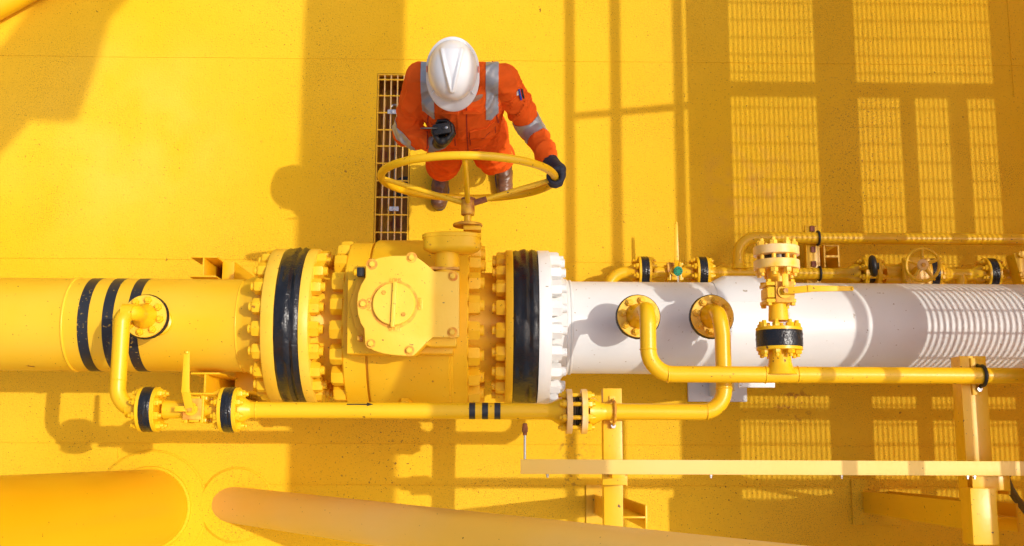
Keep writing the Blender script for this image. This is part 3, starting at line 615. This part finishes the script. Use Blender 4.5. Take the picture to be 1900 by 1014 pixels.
# thin tube with brown fitting
t = empty('instrument_tube', (P(975, 853, ZL).x, yl1, ZL), 'thin steel tube with a brown brass fitting at the left end of the long beam', 'tube')
xq2 = P(974, 830, ZL).x; yA, yB, yC_ = yl1-.01, P(974, 808, ZL).y, P(974, 786, ZL).y
MB().cyl((xq2, yA, ZL-.01), (xq2, yB, ZL-.01), .0048, n=12).obj('tube', MSTEEL, t)
MB().hexa((xq2, yB, ZL-.01), (0, 1, 0), .0085, .012).hexa((xq2, yB+.012, ZL-.01), (0, 1, 0), .0115, .024).lathe((xq2, yB+.034, ZL-.01), (0, 1, 0), [(0, .010), (.008, .010), (.013, .006)], 12).obj('fitting', MRUST, t)
# right rack: arm under the upper line
zt = Z1-RS-.012; xq = P(1811, 760, zt).x; ya, yb_ = P(1818, 930, zt).y, P(1808, 661, zt).y
t = empty('pipe_rack_arm', (xq, ya, 0), 'wide yellow channel beam under the upper line close to the right edge', 'beam')
b = MB(); wd = .108; b.box((xq, (ya+yb_)/2, zt-.004), (wd, yb_-ya, .008)); b.box((xq-wd/2+.004, (ya+yb_)/2, zt-.05), (.007, yb_-ya, .085)); b.box((xq+wd/2-.004, (ya+yb_)/2, zt-.05), (.007, yb_-ya, .085)); b.obj('channel', MYEL, t, bevel=.002)
xs_ = P(1820, 695, Z1).x
b = MB(); b.box((xs_-.005, YT, zt+.004), (.034, .15, .008)); b.obj('clamp_plate', MYEL, t, bevel=.001)
b = MB(); b.tube([(xs_+.004, YT-.05, zt+.01)]+[(xs_+.006, YT+math.cos(a)*(RS+.006), Z1+math.sin(a)*(RS+.006)) for a in [R(200)-R(220)*k/20 for k in range(21)]]+[(xs_+.004, YT+.045, zt+.01)], .0075, 10); b.obj('strap', MRUBBER, t)
MB().hexa((xs_+.004, YT-.052, zt+.008), (0, 0, 1), .012, .014).obj('u_bolt_nut', MSTEEL, t)
t = empty('box_beam', (P(1828, 960, 1.55).x, P(1828, 960, 1.55).y, 0), 'yellow box section end rising in front of the long beam at the lower right', 'beam')
zq = 1.62; pA, pB = P(1829, 1012, zq), P(1826, 906, zq)
b = MB(); b.box(((pA.x+pB.x)/2, (pA.y+pB.y)/2, zq-.05), (.104, pB.y-pA.y, .10)); b.obj('box_section', MYEL, t, bevel=.004)
pp = P(1838, 885, 1.60); b = MB(); b.box((pp.x, pp.y-.01, 1.60), (.15, .09, .006)); b.box((pp.x+.072, pp.y-.02, 1.55), (.006, .10, .10)); b.obj('lug', MYEL, t, bevel=.001)
# right upright I stub: base at 1605, top at ~1900
p0 = P(1636, 942, 0); p1 = P(1870, 962, 1.50)
t = empty('rack_post', (p1.x, p1.y, 0), 'yellow upright I beam post with wide base plate at the lower right corner', 'beam', SG)
b = MB(); ibeam(b, (p1.x-.02, p1.y, .02), (0, 0, 1), (1, 0, 0), 1.46, .15, .115, .009); b.obj('i_section', MYEL, t, bevel=.0015)
MB().box((p1.x-.02, p1.y, .01), (.26, .24, .016)).obj('base_plate', MDECK, t, bevel=.002)
t = empty('black_hoses', P(1875, 920, .9), 'two black hoses hanging at the lower right corner', 'hose')
for k in range(2):
    a0 = P(1860+k*8, 885, 1.3); a1 = P(1882+k*6, 925, .9); a2 = P(1912+k*8, 962, .5)
    MB().tube([a0+(Vector((0, .05, .1))), a0, (a0+a1)/2+Vector((-.005, 0, 0)), a1, (a1+a2)/2, a2], .012, 12).obj('hose', MRUBBER, t)

# ---------------------------------------------------------------- big tubes bottom left
pa = P(278, 944, 0)
t = empty('tubular_column', (pa.x, pa.y, 0), 'very thick yellow vertical tube rising from the deck at the bottom left corner', 'column')
MB().cyl((pa.x, pa.y, 0), (pa.x-.06, pa.y+.02, 8.5), .205, n=96).obj('tube', MTUBE, t)
b = MB(); b.lathe((pa.x, pa.y, 0), (0, 0, 1), [(-.01, .30), (.012, .30), (.015, .297), (.015, .20)], 96, closed=True); b.torus((pa.x, pa.y, .002), (0, 0, 1), .302, .007, 96, 8); b.torus((pa.x, pa.y, .014), (0, 0, 1), .209, .015, 96, 8); b.obj('doubler_ring', MDECK, t)
pb = P(432, 937, 0); pc = P(700, 972, 1.08)
dbr = (pc-pb).normalized()
t = empty('tubular_brace', (pb.x, pb.y, 0), 'long sloping yellow tube leaning right from the deck along the bottom edge', 'brace')
MB().cyl(pb-dbr*.12, pb+dbr*6.2, .094, n=72).obj('tube', MBRACE, t)
b = MB(); b.lathe((pb.x+.02, pb.y, 0), (0, 0, 1), [(-.01, .19), (.012, .19), (.016, .187), (.016, .09)], 72, closed=True); b.torus((pb.x+.02, pb.y, .002), (0, 0, 1), .192, .007, 72, 8); b.obj('doubler_ring', MDECK, t)

# ---------------------------------------------------------------- the walkways and an added shadow plate beyond the frame whose shadows cross the deck
def SH(px, py, z):            # point at height z whose shadow falls on this deck pixel
    p = P(px, py, 0); return Vector((p.x+SK*z, p.y+SKY*z, z))
def bar(b, x0, x1, y0, y1, z, th=.06):      # deck-shadow metres, lifted to height z
    b.box(((x0+x1)/2+SK*z, (y0+y1)/2+SKY*z, z), (x1-x0, y1-y0, th))
gx = lambda px: P(px, 500, 0).x
gy = lambda py: P(1200, py, 0).y
t = empty('overhead_girder', (1.8, 1, 4.6), 'deep overhead girder out of frame to the right casting the broad dark band', 'girder')
b = MB(); bar(b, -1.085, -.535, -.345, 7, 4.6, .05); b.obj('plate', MYEL, t)  # shaped to its shadow, near end cut short to keep the sloping tube sunlit
t = empty('guard_rail', (1.9, 1, 2.6), 'yellow guard rail out of frame to the right with two long rails', 'railing')
for (a, c) in ((1050, 1066), (1137, 1154), (1258, 1274)):
    b = MB(); bar(b, gx(a)+.004, gx(c), -.55 if a > 1100 else -.7, 7, 2.6, .03); b.obj('rail', MYEL, t)
b = MB(); p0 = SH(1055, 217, 2.58); p1 = SH(1280, 197, 2.58); b.cyl(p0, p1, .022); b.obj('rail', MYEL, t)
t = empty('overhead_walkway', (3, 1, 1.7), 'raised grating walkway out of frame to the right whose bars stripe the deck', 'walkway')
zg = 1.92
b = MB()
yg0, yg1 = gy(926), 6.5; ym0, ym1 = gy(178), gy(150)
for (a0, a1, c0, c1) in ((gx(1287), gx(1359), yg0, yg1), (gx(1533), gx(1603), yg0, ym0-.001), (gx(1533), gx(1603), ym1+.001, yg1),
    (gx(1870), 5.5, yg0, yg1)):
    bar(b, a0, a1, c0, c1, zg-.05, .05)
bar(b, gx(1359)+.001, gx(1533), ym0, ym1, zg-.05, .05); bar(b, gx(1533)+.001, gx(1870)-.001, ym0, ym1, zg-.05, .048)
for (a0, a1) in ((1690, 1712), (1785, 1808)): bar(b, gx(a0), gx(a1), yg0, ym0-.002, zg-.05, .045)
bar(b, gx(1266), 5.5, yg0-2.4, yg0-.001, zg-.05, .05)
b.obj('frame_beam', MYEL, t)
def grate(x0, x1, y0, y1):
    b = MB(); xx = x0
    while xx < x1: bar(b, xx, xx+.005, y0, y1, zg, .016); xx += .0275
    yy = y0
    while yy < y1: b.box(((x0+x1)/2+SK*zg, yy+SKY*zg, zg), (x1-x0, .009, .008)); yy += .105
    return b.obj('grating_panel', MSTEEL, t)
grate(gx(1345), gx(1545), yg0-.02, yg1); grate(gx(1595), gx(1880), yg0-.02, yg1)
t = empty('overhead_shadow_plate', (1.5, 3, 7), 'plate added overhead out of frame, outlined to cast the slanting shadow at the top left', 'brace')
zk = 6.25
pts = [SH(*q, zk) for q in ((238, 0), (205, 36), (180, 123), (144, 226), (81, 223), (82, 195), (0, 290), (-300, 620), (-420, 560), (0, 108), (85, 0), (330, -320), (500, -320))]
MB().prism([(q.x, q.y) for q in pts], zk, zk+.1).obj('shadow_plate', MYEL, t)  # added plate cut to the outline of the slanting shadow
p0 = P(-40, 30, .08); p1 = P(60, -24, .08)
t = empty('corner_tube', (p0.x, p0.y, .0), 'smooth yellow tube just cutting the top left corner', 'brace')
d = (p1-p0).normalized(); MB().cyl(p0-d*2-Vector((0, 0, 0)), p1+d*2, .075, n=40).obj('tube', MYEL, t)
# ---------------------------------------------------------------- the worker
def capsule(b, a, c, ra, rc, n=20):
    a = Vector(a); c = Vector(c); d = c-a; L = d.length; prof = []
    for k in range(6): t = PI/2*k/5; prof.append((-ra*math.cos(t), ra*math.sin(t)))
    for k in range(6): t = PI/2*k/5; prof.append((L+rc*math.sin(t), rc*math.cos(t)))
    b.lathe(a, d, prof, n); return b
def blob(b, c, rx, ry, rz, rot=None):
    m = Matrix.Translation(c) @ (rot.to_4x4() if rot else Matrix.Identity(4)) @ Matrix.Diagonal((rx, ry, rz, 1))
    bmesh.ops.create_uvsphere(b.bm, u_segments=24, v_segments=14, radius=1, matrix=m); return b
def stack(b, secs, n=32):     # elliptical sections (cx, cy, z, rx, ry)
    b.rings([[Vector((cx+math.cos(2*PI*j/n)*rx, cy+math.sin(2*PI*j/n)*ry, z)) for j in range(n)] for cx, cy, z, rx, ry in secs]); return b
def fuse(b, name, vox, sm=4, disp=None):
    """one continuous surface from overlapping volumes"""
    me = bpy.data.meshes.new(name); b.bm.to_mesh(me); b.bm.free(); o = bpy.data.objects.new(name, me); C.objects.link(o)
    m = o.modifiers.new('r', 'REMESH'); m.mode = 'VOXEL'; m.voxel_size = vox
    m = o.modifiers.new('s', 'SMOOTH'); m.iterations = sm; m.factor = .6
    dg = bpy.context.evaluated_depsgraph_get(); me2 = bpy.data.meshes.new_from_object(o.evaluated_get(dg)); bpy.data.objects.remove(o)
    bm = bmesh.new(); bm.from_mesh(me2); bm.normal_update()
    if disp:
        for vv in bm.verts: vv.co += vv.normal*disp(vv.co)
    out = MB(); out.bm.free(); out.bm = bm; return out
ow = Vector((-.14, 1.50, 0))
W = empty('person', ow, 'worker in orange coverall, white hard hat and dark gloves standing at the big handwheel', 'person')
shL, shR = Vector((-.325, 1.60, 1.405)), Vector((.035, 1.60, 1.41))
elL, wrL = P(754, 247, 1.13), P(799, 263, 1.27)
elR, wrR = P(984, 236, 1.20), P(1021, 296, 1.34)
knL, knR = Vector((-.262, 1.475, .50)), Vector((-.015, 1.50, .50))
anL, anR = Vector((-.30, 1.555, .10)), Vector((.045, 1.625, .10))
hd = Vector((-.178, 1.572, 1.625)); nb = Vector((-.15, 1.600, 1.455))
tilt = Matrix.Rotation(R(24), 3, 'X')     # head bowed: front (-Y) goes down
def folds(k, amp):
    def f(p):
        q = Vector((p.x*k*.75, p.y*k*.9, p.z*k*1.3)); q += Vector((noise.noise(q*.5), noise.noise(q*.5+Vector((7, 0, 0))), noise.noise(q*.5+Vector((0, 9, 0)))))*1.6
        n1 = max(0, 1-abs(noise.noise(q))*3.2)**2; n2 = max(0, 1-abs(noise.noise(q*1.9+Vector((3, 3, 3))))*3.2)**2
        return amp*(n1*.9+n2*.45-.35)
    return f
b = MB()   # body
blob(b, hd+Vector((0, 0, .0)), .077, .097, .115, tilt); blob(b, hd+tilt@Vector((0, -.035, -.075)), .055, .06, .055)
capsule(b, hd+tilt@Vector((0, -.092, -.012)), hd+tilt@Vector((0, -.108, -.04)), .010, .014)
for s in (-1, 1): blob(b, hd+tilt@Vector((s*.078, .0, -.015)), .010, .018, .03, tilt)
capsule(b, hd+Vector((0, .02, -.07)), nb, .056, .062)
stack(b, [(-.13, 1.48, .88, .14, .09), (-.14, 1.49, 1.08, .125, .09), (-.15, 1.51, 1.30, .15, .10), (-.15, 1.56, 1.44, .12, .06)])
for a, c, d, ra, rb, rc in ((shL, elL, wrL, .05, .038, .027), (shR, elR, wrR, .05, .038, .027)): capsule(b, a, c, ra, rb); capsule(b, c, d, rb, rc)
for h, k_, a in ((Vector((-.215, 1.48, .92)), knL, anL), (Vector((-.045, 1.48, .92)), knR, anR)): capsule(b, h, k_, .075, .055); capsule(b, k_, a, .052, .036)
for s in (-1, 1): blob(b, hd+tilt@Vector((s*.03, -.092, .012)), .014, .008, .009, tilt)
fuse(b, 'body', .007, 3).obj('body', MSKIN, W, smooth=80)
b = MB(); blob(b, hd+tilt@Vector((0, .02, .0)), .083, .092, .10, tilt); o = fuse(b, 'hair', .008, 2).obj('hair', MHAIR, W, smooth=80)
b = MB()   # coverall
stack(b, [(-.13, 1.515, .84, .15, .105), (-.13, 1.51, .95, .172, .125), (-.135, 1.51, 1.06, .150, .122), (-.142, 1.515, 1.12, .165, .135), (-.148, 1.52, 1.26, .182, .142), (-.15, 1.55, 1.38, .185, .118), (-.15, 1.585, 1.45, .13, .07)])
capsule(b, Vector((-.24, 1.603, 1.430)), shL, .062, .072); capsule(b, Vector((-.05, 1.603, 1.432)), shR, .062, .072)
def chainc(pts):
    for (a, ra), (c, rc) in zip(pts, pts[1:]): capsule(b, a, c, ra, rc)
chainc([(shL, .074), (shL.lerp(elL, .55), .067), (elL, .060), (elL.lerp(wrL, .6), .053), (wrL+(elL-wrL)*.12, .044)])
chainc([(shR, .074), (shR.lerp(elR, .5), .062), (elR, .056), (elR.lerp(wrR, .5), .054), (wrR+(elR-wrR)*.12, .046)])
cuffs = []
for hx, k_, a in ((-.215, knL, anL), (-.050, knR, anR)):
    cf = k_.lerp(a, .42); cuffs.append((cf, a, k_))
    chainc([(Vector((hx, 1.512, .93)), .108), (Vector((hx, 1.512, .93)).lerp(k_, .5), .098), (k_, .082), (cf, .082)])
ff = folds(7.5, .0125)
cov = fuse(b, 'coverall', .006, 6, ff)
keep = cov.bm.copy()
cvo = cov.obj('coverall', MORANGE, W, smooth=70)
def patch(name, m, planes, off, dome=None, th=None):
    """a cloth piece lying on the coverall: the coverall surface trimmed by planes (point, outward normal) and lifted"""
    bm = keep.copy()
    for co, no in planes:
        bmesh.ops.bisect_plane(bm, geom=bm.verts[:]+bm.edges[:]+bm.faces[:], plane_co=co, plane_no=no, clear_outer=True)
    if dome:
        bmesh.ops.delete(bm, geom=[f for f in bm.faces if not dome(f)], context='FACES')
    bm.normal_update()
    nn = {vv: vv.normal.copy() for vv in bm.verts}
    for vv in bm.verts: vv.co += nn[vv]*off
    if not bm.faces: print('EMPTY', name); return None
    r_ = bmesh.ops.solidify(bm, geom=bm.faces[:], thickness=off*.9)
    out = MB(); out.bm.free(); out.bm = bm; return out.obj(name, m, cvo, smooth=60)
V = Vector
for (xa2, xb2_) in ((-.322, -.266), (-.042, .012)):    # shoulder strips
    patch('reflective_strip', MREFL, [(V((xa2, 0, 0)), V((-1, 0, 0))), (V((xb2_, 0, 0)), V((1, 0, 0))), (V((0, 1.39, 1.36)), V((0, -.35, -1))), (V((0, 1.66, 0)), V((0, 1, 0)))], .0035, lambda f: f.normal.z > -.2)
for (a, c, t0, t1) in ((shR, elR, .80, 1.0), (shL, elL, .82, 1.02)):
    d = (c-a).normalized(); L = (c-a).length
    patch('reflective_band', MREFL, [(a+d*L*t0, -d), (a+d*L*t1, d)], .0035, lambda f, a=a, d=d: ((f.calc_center_median()-a)-((f.calc_center_median()-a).dot(d))*d).length < .11 and (f.calc_center_median().x > .08 or f.calc_center_median().x < -.31) and f.calc_center_median().z > 1)
front = lambda f: f.normal.y < -.15
patch('placket', MORANGE, [(V((-.166, 0, 0)), V((-1, 0, 0))), (V((-.130, 0, 0)), V((1, 0, 0))), (V((0, 0, 1.05)), V((0, 0, -1))), (V((0, 0, 1.43)), V((0, 0, 1)))], .004, front)
for (xa2, xb2_) in ((-.285, -.185), (-.110, -.005)):
    patch('chest_pocket', MORANGE, [(V((xa2, 0, 0)), V((-1, 0, 0))), (V((xb2_, 0, 0)), V((1, 0, 0))), (V((0, 0, 1.16)), V((0, 0, -1))), (V((0, 0, 1.29)), V((0, 0, 1)))], .004, front)
    patch('pocket_flap', MORANGE, [(V((xa2-.003, 0, 0)), V((-1, 0, 0))), (V((xb2_+.003, 0, 0)), V((1, 0, 0))), (V((0, 0, 1.262)), V((.12, 0, -1))), (V((0, 0, 1.305)), V((0, 0, 1)))], .007, front)
patch('seam_shade', MSEAM, [(V((-.128, 0, 0)), V((-1, 0, 0))), (V((-.1225, 0, 0)), V((1, 0, 0))), (V((0, 0, .86)), V((0, 0, -1))), (V((0, 0, 1.42)), V((0, 0, 1)))], .0022, front)  # dark strips put the seam shadows into the colour
for (xa2, xb2_) in ((-.285, -.185), (-.110, -.005)):
    for q in ((V((xa2-.006, 0, 0)), V((xa2-.001, 0, 0)), 0), (V((xb2_+.001, 0, 0)), V((xb2_+.006, 0, 0)), 0)):
        patch('seam_shade', MSEAM, [(q[0], V((-1, 0, 0))), (q[1], V((1, 0, 0))), (V((0, 0, 1.155)), V((0, 0, -1))), (V((0, 0, 1.29)), V((0, 0, 1)))], .0022, front)
    patch('seam_shade', MSEAM, [(V((xa2, 0, 0)), V((-1, 0, 0))), (V((xb2_, 0, 0)), V((1, 0, 0))), (V((0, 0, 1.252)), V((.12, 0, -1))), (V((0, 0, 1.259)), V((-.12, 0, 1)))], .0062, front)
patch('seam_shade', MSEAM, [(V((0, 0, 1.048)), V((0, 0, -1))), (V((0, 0, 1.055)), V((0, 0, 1)))], .0022, lambda f: f.calc_center_median().x > -.33 and f.calc_center_median().x < .06)
for (c_, n_) in ((shR+V((-.045, 0, 0)), V((1, 0, .15))), (shL+V((.045, 0, 0)), V((-1, 0, .15)))):
    n_.normalize(); patch('seam_shade', MSEAM, [(c_, -n_), (c_+n_*.005, n_)], .0022, lambda f: f.calc_center_median().z > 1.27)
patch('belt_seam', MORANGE, [(V((0, 0, 1.055)), V((0, 0, -1))), (V((0, 0, 1.085)), V((0, 0, 1)))], .004, lambda f: f.calc_center_median().x > -.33 and f.calc_center_median().x < .06)
dR = (elR-shR).normalized()
patch('sleeve_pocket', MORANGE, [(shR+dR*.06, -dR), (shR+dR*.16, dR), (V((shR.x+.012, 0, 0)), V((-1, 0, 0)))], .004, lambda f: f.normal.z > .1 and f.normal.x > -.1 and f.calc_center_median().x > .04 and f.calc_center_median().z > 1.2)
keep.free()
for cf, a, k_ in cuffs:
    d = (a-k_).normalized(); MB().lathe(cf+d*.045, d, [(0, .086), (.006, .090), (.030, .088), (.034, .084), (.034, .078), (0, .078)], 40, closed=True).obj('trouser_hem', MORANGE, cvo, smooth=50)
# collar
b = MB(); n = 30; rs = []
for (z_, k_) in ((.0, .088), (.03, .082), (.034, .086), (.004, .100), (-.004, .098)):
    ring = []
    for j in range(n):
        a = R(-90+16) + R(360-32)*j/(n-1); front_ = max(0, -math.sin(a)); ring.append(nb+V((math.cos(a)*k_*1.05, math.sin(a)*k_*1.0-.012-front_*.01, z_-.006-front_*.055)))
    rs.append(ring)
bm = b.bm; vs = [[bm.verts.new(p) for p in r] for r in rs]
for i in range(len(vs)):
    A, B = vs[i], vs[(i+1) % len(vs)]
    for j in range(n-1): bm.faces.new((A[j], A[j+1], B[j+1], B[j]))
bm.faces.new([r[0] for r in vs]); bm.faces.new([r[-1] for r in vs][::-1]); bmesh.ops.recalc_face_normals(bm, faces=bm.faces)
b.obj('collar', MORANGE, cvo, smooth=60)
for s in (-1, 1):       # collar points
    p = V((-.150+s*.035, 1.452, 1.418)); b = MB(); rot = Matrix.Rotation(R(-48), 3, 'X') @ Matrix.Rotation(R(s*14), 3, 'Z')
    b.rings([[p+rot@V(q) for q in ((-.028*s, -.012, -.003), (.044*s, -.026, -.003), (.030*s, .035, -.003), (-.022*s, .035, -.003))], [p+rot@V(q) for q in ((-.028*s, -.012, .003), (.044*s, -.026, .003), (.030*s, .035, .003), (-.022*s, .035, .003))]])
    b.obj('collar_point', MORANGE, cvo, bevel=.002)
# boots
for (an, dx_, nm) in ((anL, -.010, 'b'), (anR, .012, 'b')):
    b = MB(); sh = an + (knL-anL if an is anL else knR-anR)*.62
    capsule(b, V((an.x, an.y+.01, .09)), sh, .047, .064)
    toe = V((an.x+dx_, an.y-.185, .045)); capsule(b, V((an.x, an.y+.035, .058)), V((an.x+dx_*.5, an.y-.10, .062)), .043, .047); capsule(b, V((an.x+dx_*.5, an.y-.09, .055)), toe, .048, .044)
    blob(b, V((an.x, an.y-.02, .10)), .044, .065, .05)
    bt = fuse(b, 'boot', .006, 3, folds(20, .004)); bmesh.ops.bisect_plane(bt.bm, geom=bt.bm.verts[:]+bt.bm.edges[:]+bt.bm.faces[:], plane_co=V((0, 0, .02)), plane_no=V((0, 0, -1)), clear_outer=True)
    bo = bt.obj('boot', MBOOT, W, smooth=70)
    pts = []
    for j in range(32):
        a = 2*PI*j/32; yy_ = math.sin(a)*.150; wd_ = .050 if yy_ < 0 else .044
        pts.append((an.x+dx_*(.5-yy_*3)*.5+math.copysign(abs(math.cos(a))**.75, math.cos(a))*wd_, an.y-.078+yy_))
    MB().prism(pts, .002, .030).obj('sole', MSOLE, bo, bevel=.004)
# hard hat
b = MB(); NP, NT = 96, 40; rs = []
def seg(p, a, c):
    ap = (p[0]-a[0], p[1]-a[1]); ac = (c[0]-a[0], c[1]-a[1]); t_ = max(0, min(1, (ap[0]*ac[0]+ap[1]*ac[1])/(ac[0]**2+ac[1]**2)))
    return math.hypot(ap[0]-ac[0]*t_, ap[1]-ac[1]*t_), t_
for i in range(1, NT+1):
    th = R(89)*i/NT; ring = []
    for j in range(NP):
        ph = 2*PI*j/NP; p = V((.101*math.sin(th)*math.cos(ph), .124*math.sin(th)*math.sin(ph), .118*math.cos(th)))
        if th > R(70): p.x *= 1+(th-R(70))*.05; p.y *= 1+(th-R(70))*.05
        nrm = V((p.x/.101**2, p.y/.124**2, p.z/.118**2)).normalized()
        d1, t1_ = seg((p.x, p.y), (-.002, -.072), (-.040, .088)); d2, t2_ = seg((p.x, p.y), (.002, -.072), (.040, .088))
        h = .013*max(math.exp(-(d1/.0075)**2)*(1-.35*t1_), math.exp(-(d2/.0075)**2)*(1-.35*t2_))
        tt = (p.y+.080)/.168
        if 0 < tt < 1.05 and abs(p.x) < .040*tt: h = max(h, .002)
        ring.append(p+nrm*h)
    rs.append(ring)
def brim(ph, e, z):
    f = max(0, -math.sin(ph)); bk = max(0, math.sin(ph)); ex = e*(.008+.004*bk+.038*f**1.6)
    x, y = .1025*math.cos(ph), .126*math.sin(ph); l = math.hypot(x, y); return V((x+x/l*ex, y+y/l*ex, z-e*(.006+.020*f**1.5)))
for e, z in ((.02, .001), (.3, -.001), (.7, -.002), (.96, -.002), (1.0, -.005), (.93, -.0085), (.3, -.008), (-.35, -.008)): rs.append([brim(2*PI*j/NP, e, z) for j in range(NP)])
rs.append([V((.092*math.cos(2*PI*j/NP), .112*math.sin(2*PI*j/NP), .03)) for j in range(NP)])
b.rings(rs, caps=True)
hm = hd+tilt@V((0, -.006, .022))
for vv in b.bm.verts: vv.co = hm+tilt@vv.co
hat = b.obj('hard_hat', MHELM, W, smooth=60)
for s in (-1, 1):
    MB().box(hm+tilt@V((s*.1065, .006, -.001)), (.0035, .026, .006), tilt).obj('side_slot', MREDP, hat)
    c_ = hm+tilt@V((s*.082, -.088, .001)); MB().box(c_, (.006, .022, .006), tilt@Matrix.Rotation(s*.75, 3, 'Z')).obj('rim_lug', MHELM, hat, bevel=.002)
# gloves
def finger(b, pts, r0, r1):
    for i in range(len(pts)-1):
        a = i/(len(pts)-1); c = (i+1)/(len(pts)-1); capsule(b, pts[i], pts[i+1], r0+(r1-r0)*a, r0+(r1-r0)*c, 12)
def grip(name, c, a, n, r, sense, wrist, m, cuffm, spread=.021, fr=.0105, a_end=215, thumb=150, cl=.018):
    """gloved hand closed round a bar: c bar point, a bar axis, n side of the palm"""
    a = V(a).normalized(); n = V(n); n = (n-n.dot(a)*a).normalized(); s = a.cross(n)*sense; c = V(c)
    b = MB(); pos = lambda ang, rad, off: c+(n*math.cos(ang)+s*math.sin(ang))*rad+a*off
    palm = c+n*(r+.018); kn = []
    for k, (off, ln) in enumerate(((-1.5, .86), (-.5, .98), (.5, 1.0), (1.5, .93))):
        o_ = off*spread; A = [R(10), R(55), R(100), R(140), R(a_end*ln)]
        pts = [pos(t_, r+fr+(.004 if i < 2 else .001)+(k % 2)*.001, o_*(1-.03*i)) for i, t_ in enumerate(A)]
        finger(b, pts, fr*1.05, fr*.85); kn.append(pts[0])
    for k in kn: capsule(b, k, palm-s*.028+(k-palm).project(a)*.8, .013, .014)
    capsule(b, palm+a*.026-s*.02, palm-a*.026-s*.02, .021, .023); capsule(b, palm-s*.005+a*.02, palm-s*.005-a*.02, .017, .018)
    tb = [palm+a*.030-s*.030, pos(R(-55), r+.017, .034), pos(R(-95), r+.013, .030), pos(R(-thumb), r+.012, .022)]; finger(b, tb, .0145, .0105)
    capsule(b, palm-s*.03, V(wrist), .027, .028)
    g = fuse(b, name, .0032, 3).obj(name, m, W, smooth=70)
    dwr = (V(wrist)-palm).normalized()
    b = MB(); capsule(b, V(wrist)-dwr*.030, V(wrist)+dwr*cl, .033, .034); fuse(b, 'cuff', .004, 2, folds(30, .003)).obj('cuff', cuffm, g, smooth=70)
    return g
rimp = V((sx+RR*math.cos(R(2)), RY, SZ+RR*math.sin(R(2))))
grip('glove', rimp, (-.03, 0, 1), (.85, .30, .1), rr, -1, wrR+V((.004, -.012, 0)), MGLOVE, MGLOVE)
rp = P(821, 240, 1.395)
tr = Matrix.Rotation(R(10), 3, 'Z') @ Matrix.Rotation(R(9), 3, 'X') @ Matrix.Rotation(R(-6), 3, 'Y')
RA = tr @ V((0, 0, 1))
grip('glove', rp+RA*(-.042), RA, (.30, -.95, 0), .029, 1, wrL+V((.030, -.010, .010)), MGLOVEB, MGREY, a_end=205, thumb=120, cl=.050)
t = empty('radio', rp, 'black handheld two way radio in the gloved hand at the chest of the worker', 'radio')
RP_ = lambda x, y, z: rp+tr@V((x, y, z))
b = MB(); b.box(RP_(0, 0, -.042), (.074, .046, .136), tr); b.obj('case', MPLAST, t, bevel=.004)
for (x, m_, r_) in ((.006, MPLAST, .0075), (.021, MSTEEL, .0065)): MB().lathe(RP_(x, 0, .018), RA, [(0, r_+.001), (.004, r_), (.013, r_*.9), (.014, r_*.5)], 16).obj('knob', m_, t)
MB().lathe(RP_(-.009, -.003, .019), RA, [(0, .0045), (.004, .004), (.005, .002)], 12).obj('orange_button', MREDP, t)
ad = (V((-1, -.12, .32))).normalized(); b = MB(); q0 = RP_(-.022, .004, .018); b.tube([q0, q0+RA*.014, q0+RA*.02+ad*.02, q0+RA*.018+ad*.07], 0, 10, rad=[.006, .006, .004, .0028]); b.obj('antenna', MPLAST, t)
MB().lathe(RP_(-.026, .014, .010), RA, [(0, .0085), (.014, .008)], 14).obj('side_knob', MGREY, t)
# pens in the sleeve pocket
for (px_, py_, m_, l_, nm, lb) in ((965, 176, MBLUE, .050, 'pen', 'blue pen clipped in the sleeve pocket of the worker'), (970, 174, MPLAST, .045, 'pen', 'black pen clipped in the sleeve pocket beside the blue one'), (959.5, 172, MWHITE, .024, 'marker_pen', 'short white marker clipped in the sleeve pocket of the worker')):
    a = P(px_, py_, 1.415); d = V((.22, -.75, -.62)).normalized(); r_ = .0042 if l_ > .03 else .0065
    o = MB().lathe(a-d*l_*.5, d, [(0, r_*.7), (.003, r_), (l_, r_)], 12).obj(nm, m_); tag(o, lb, 'pen')
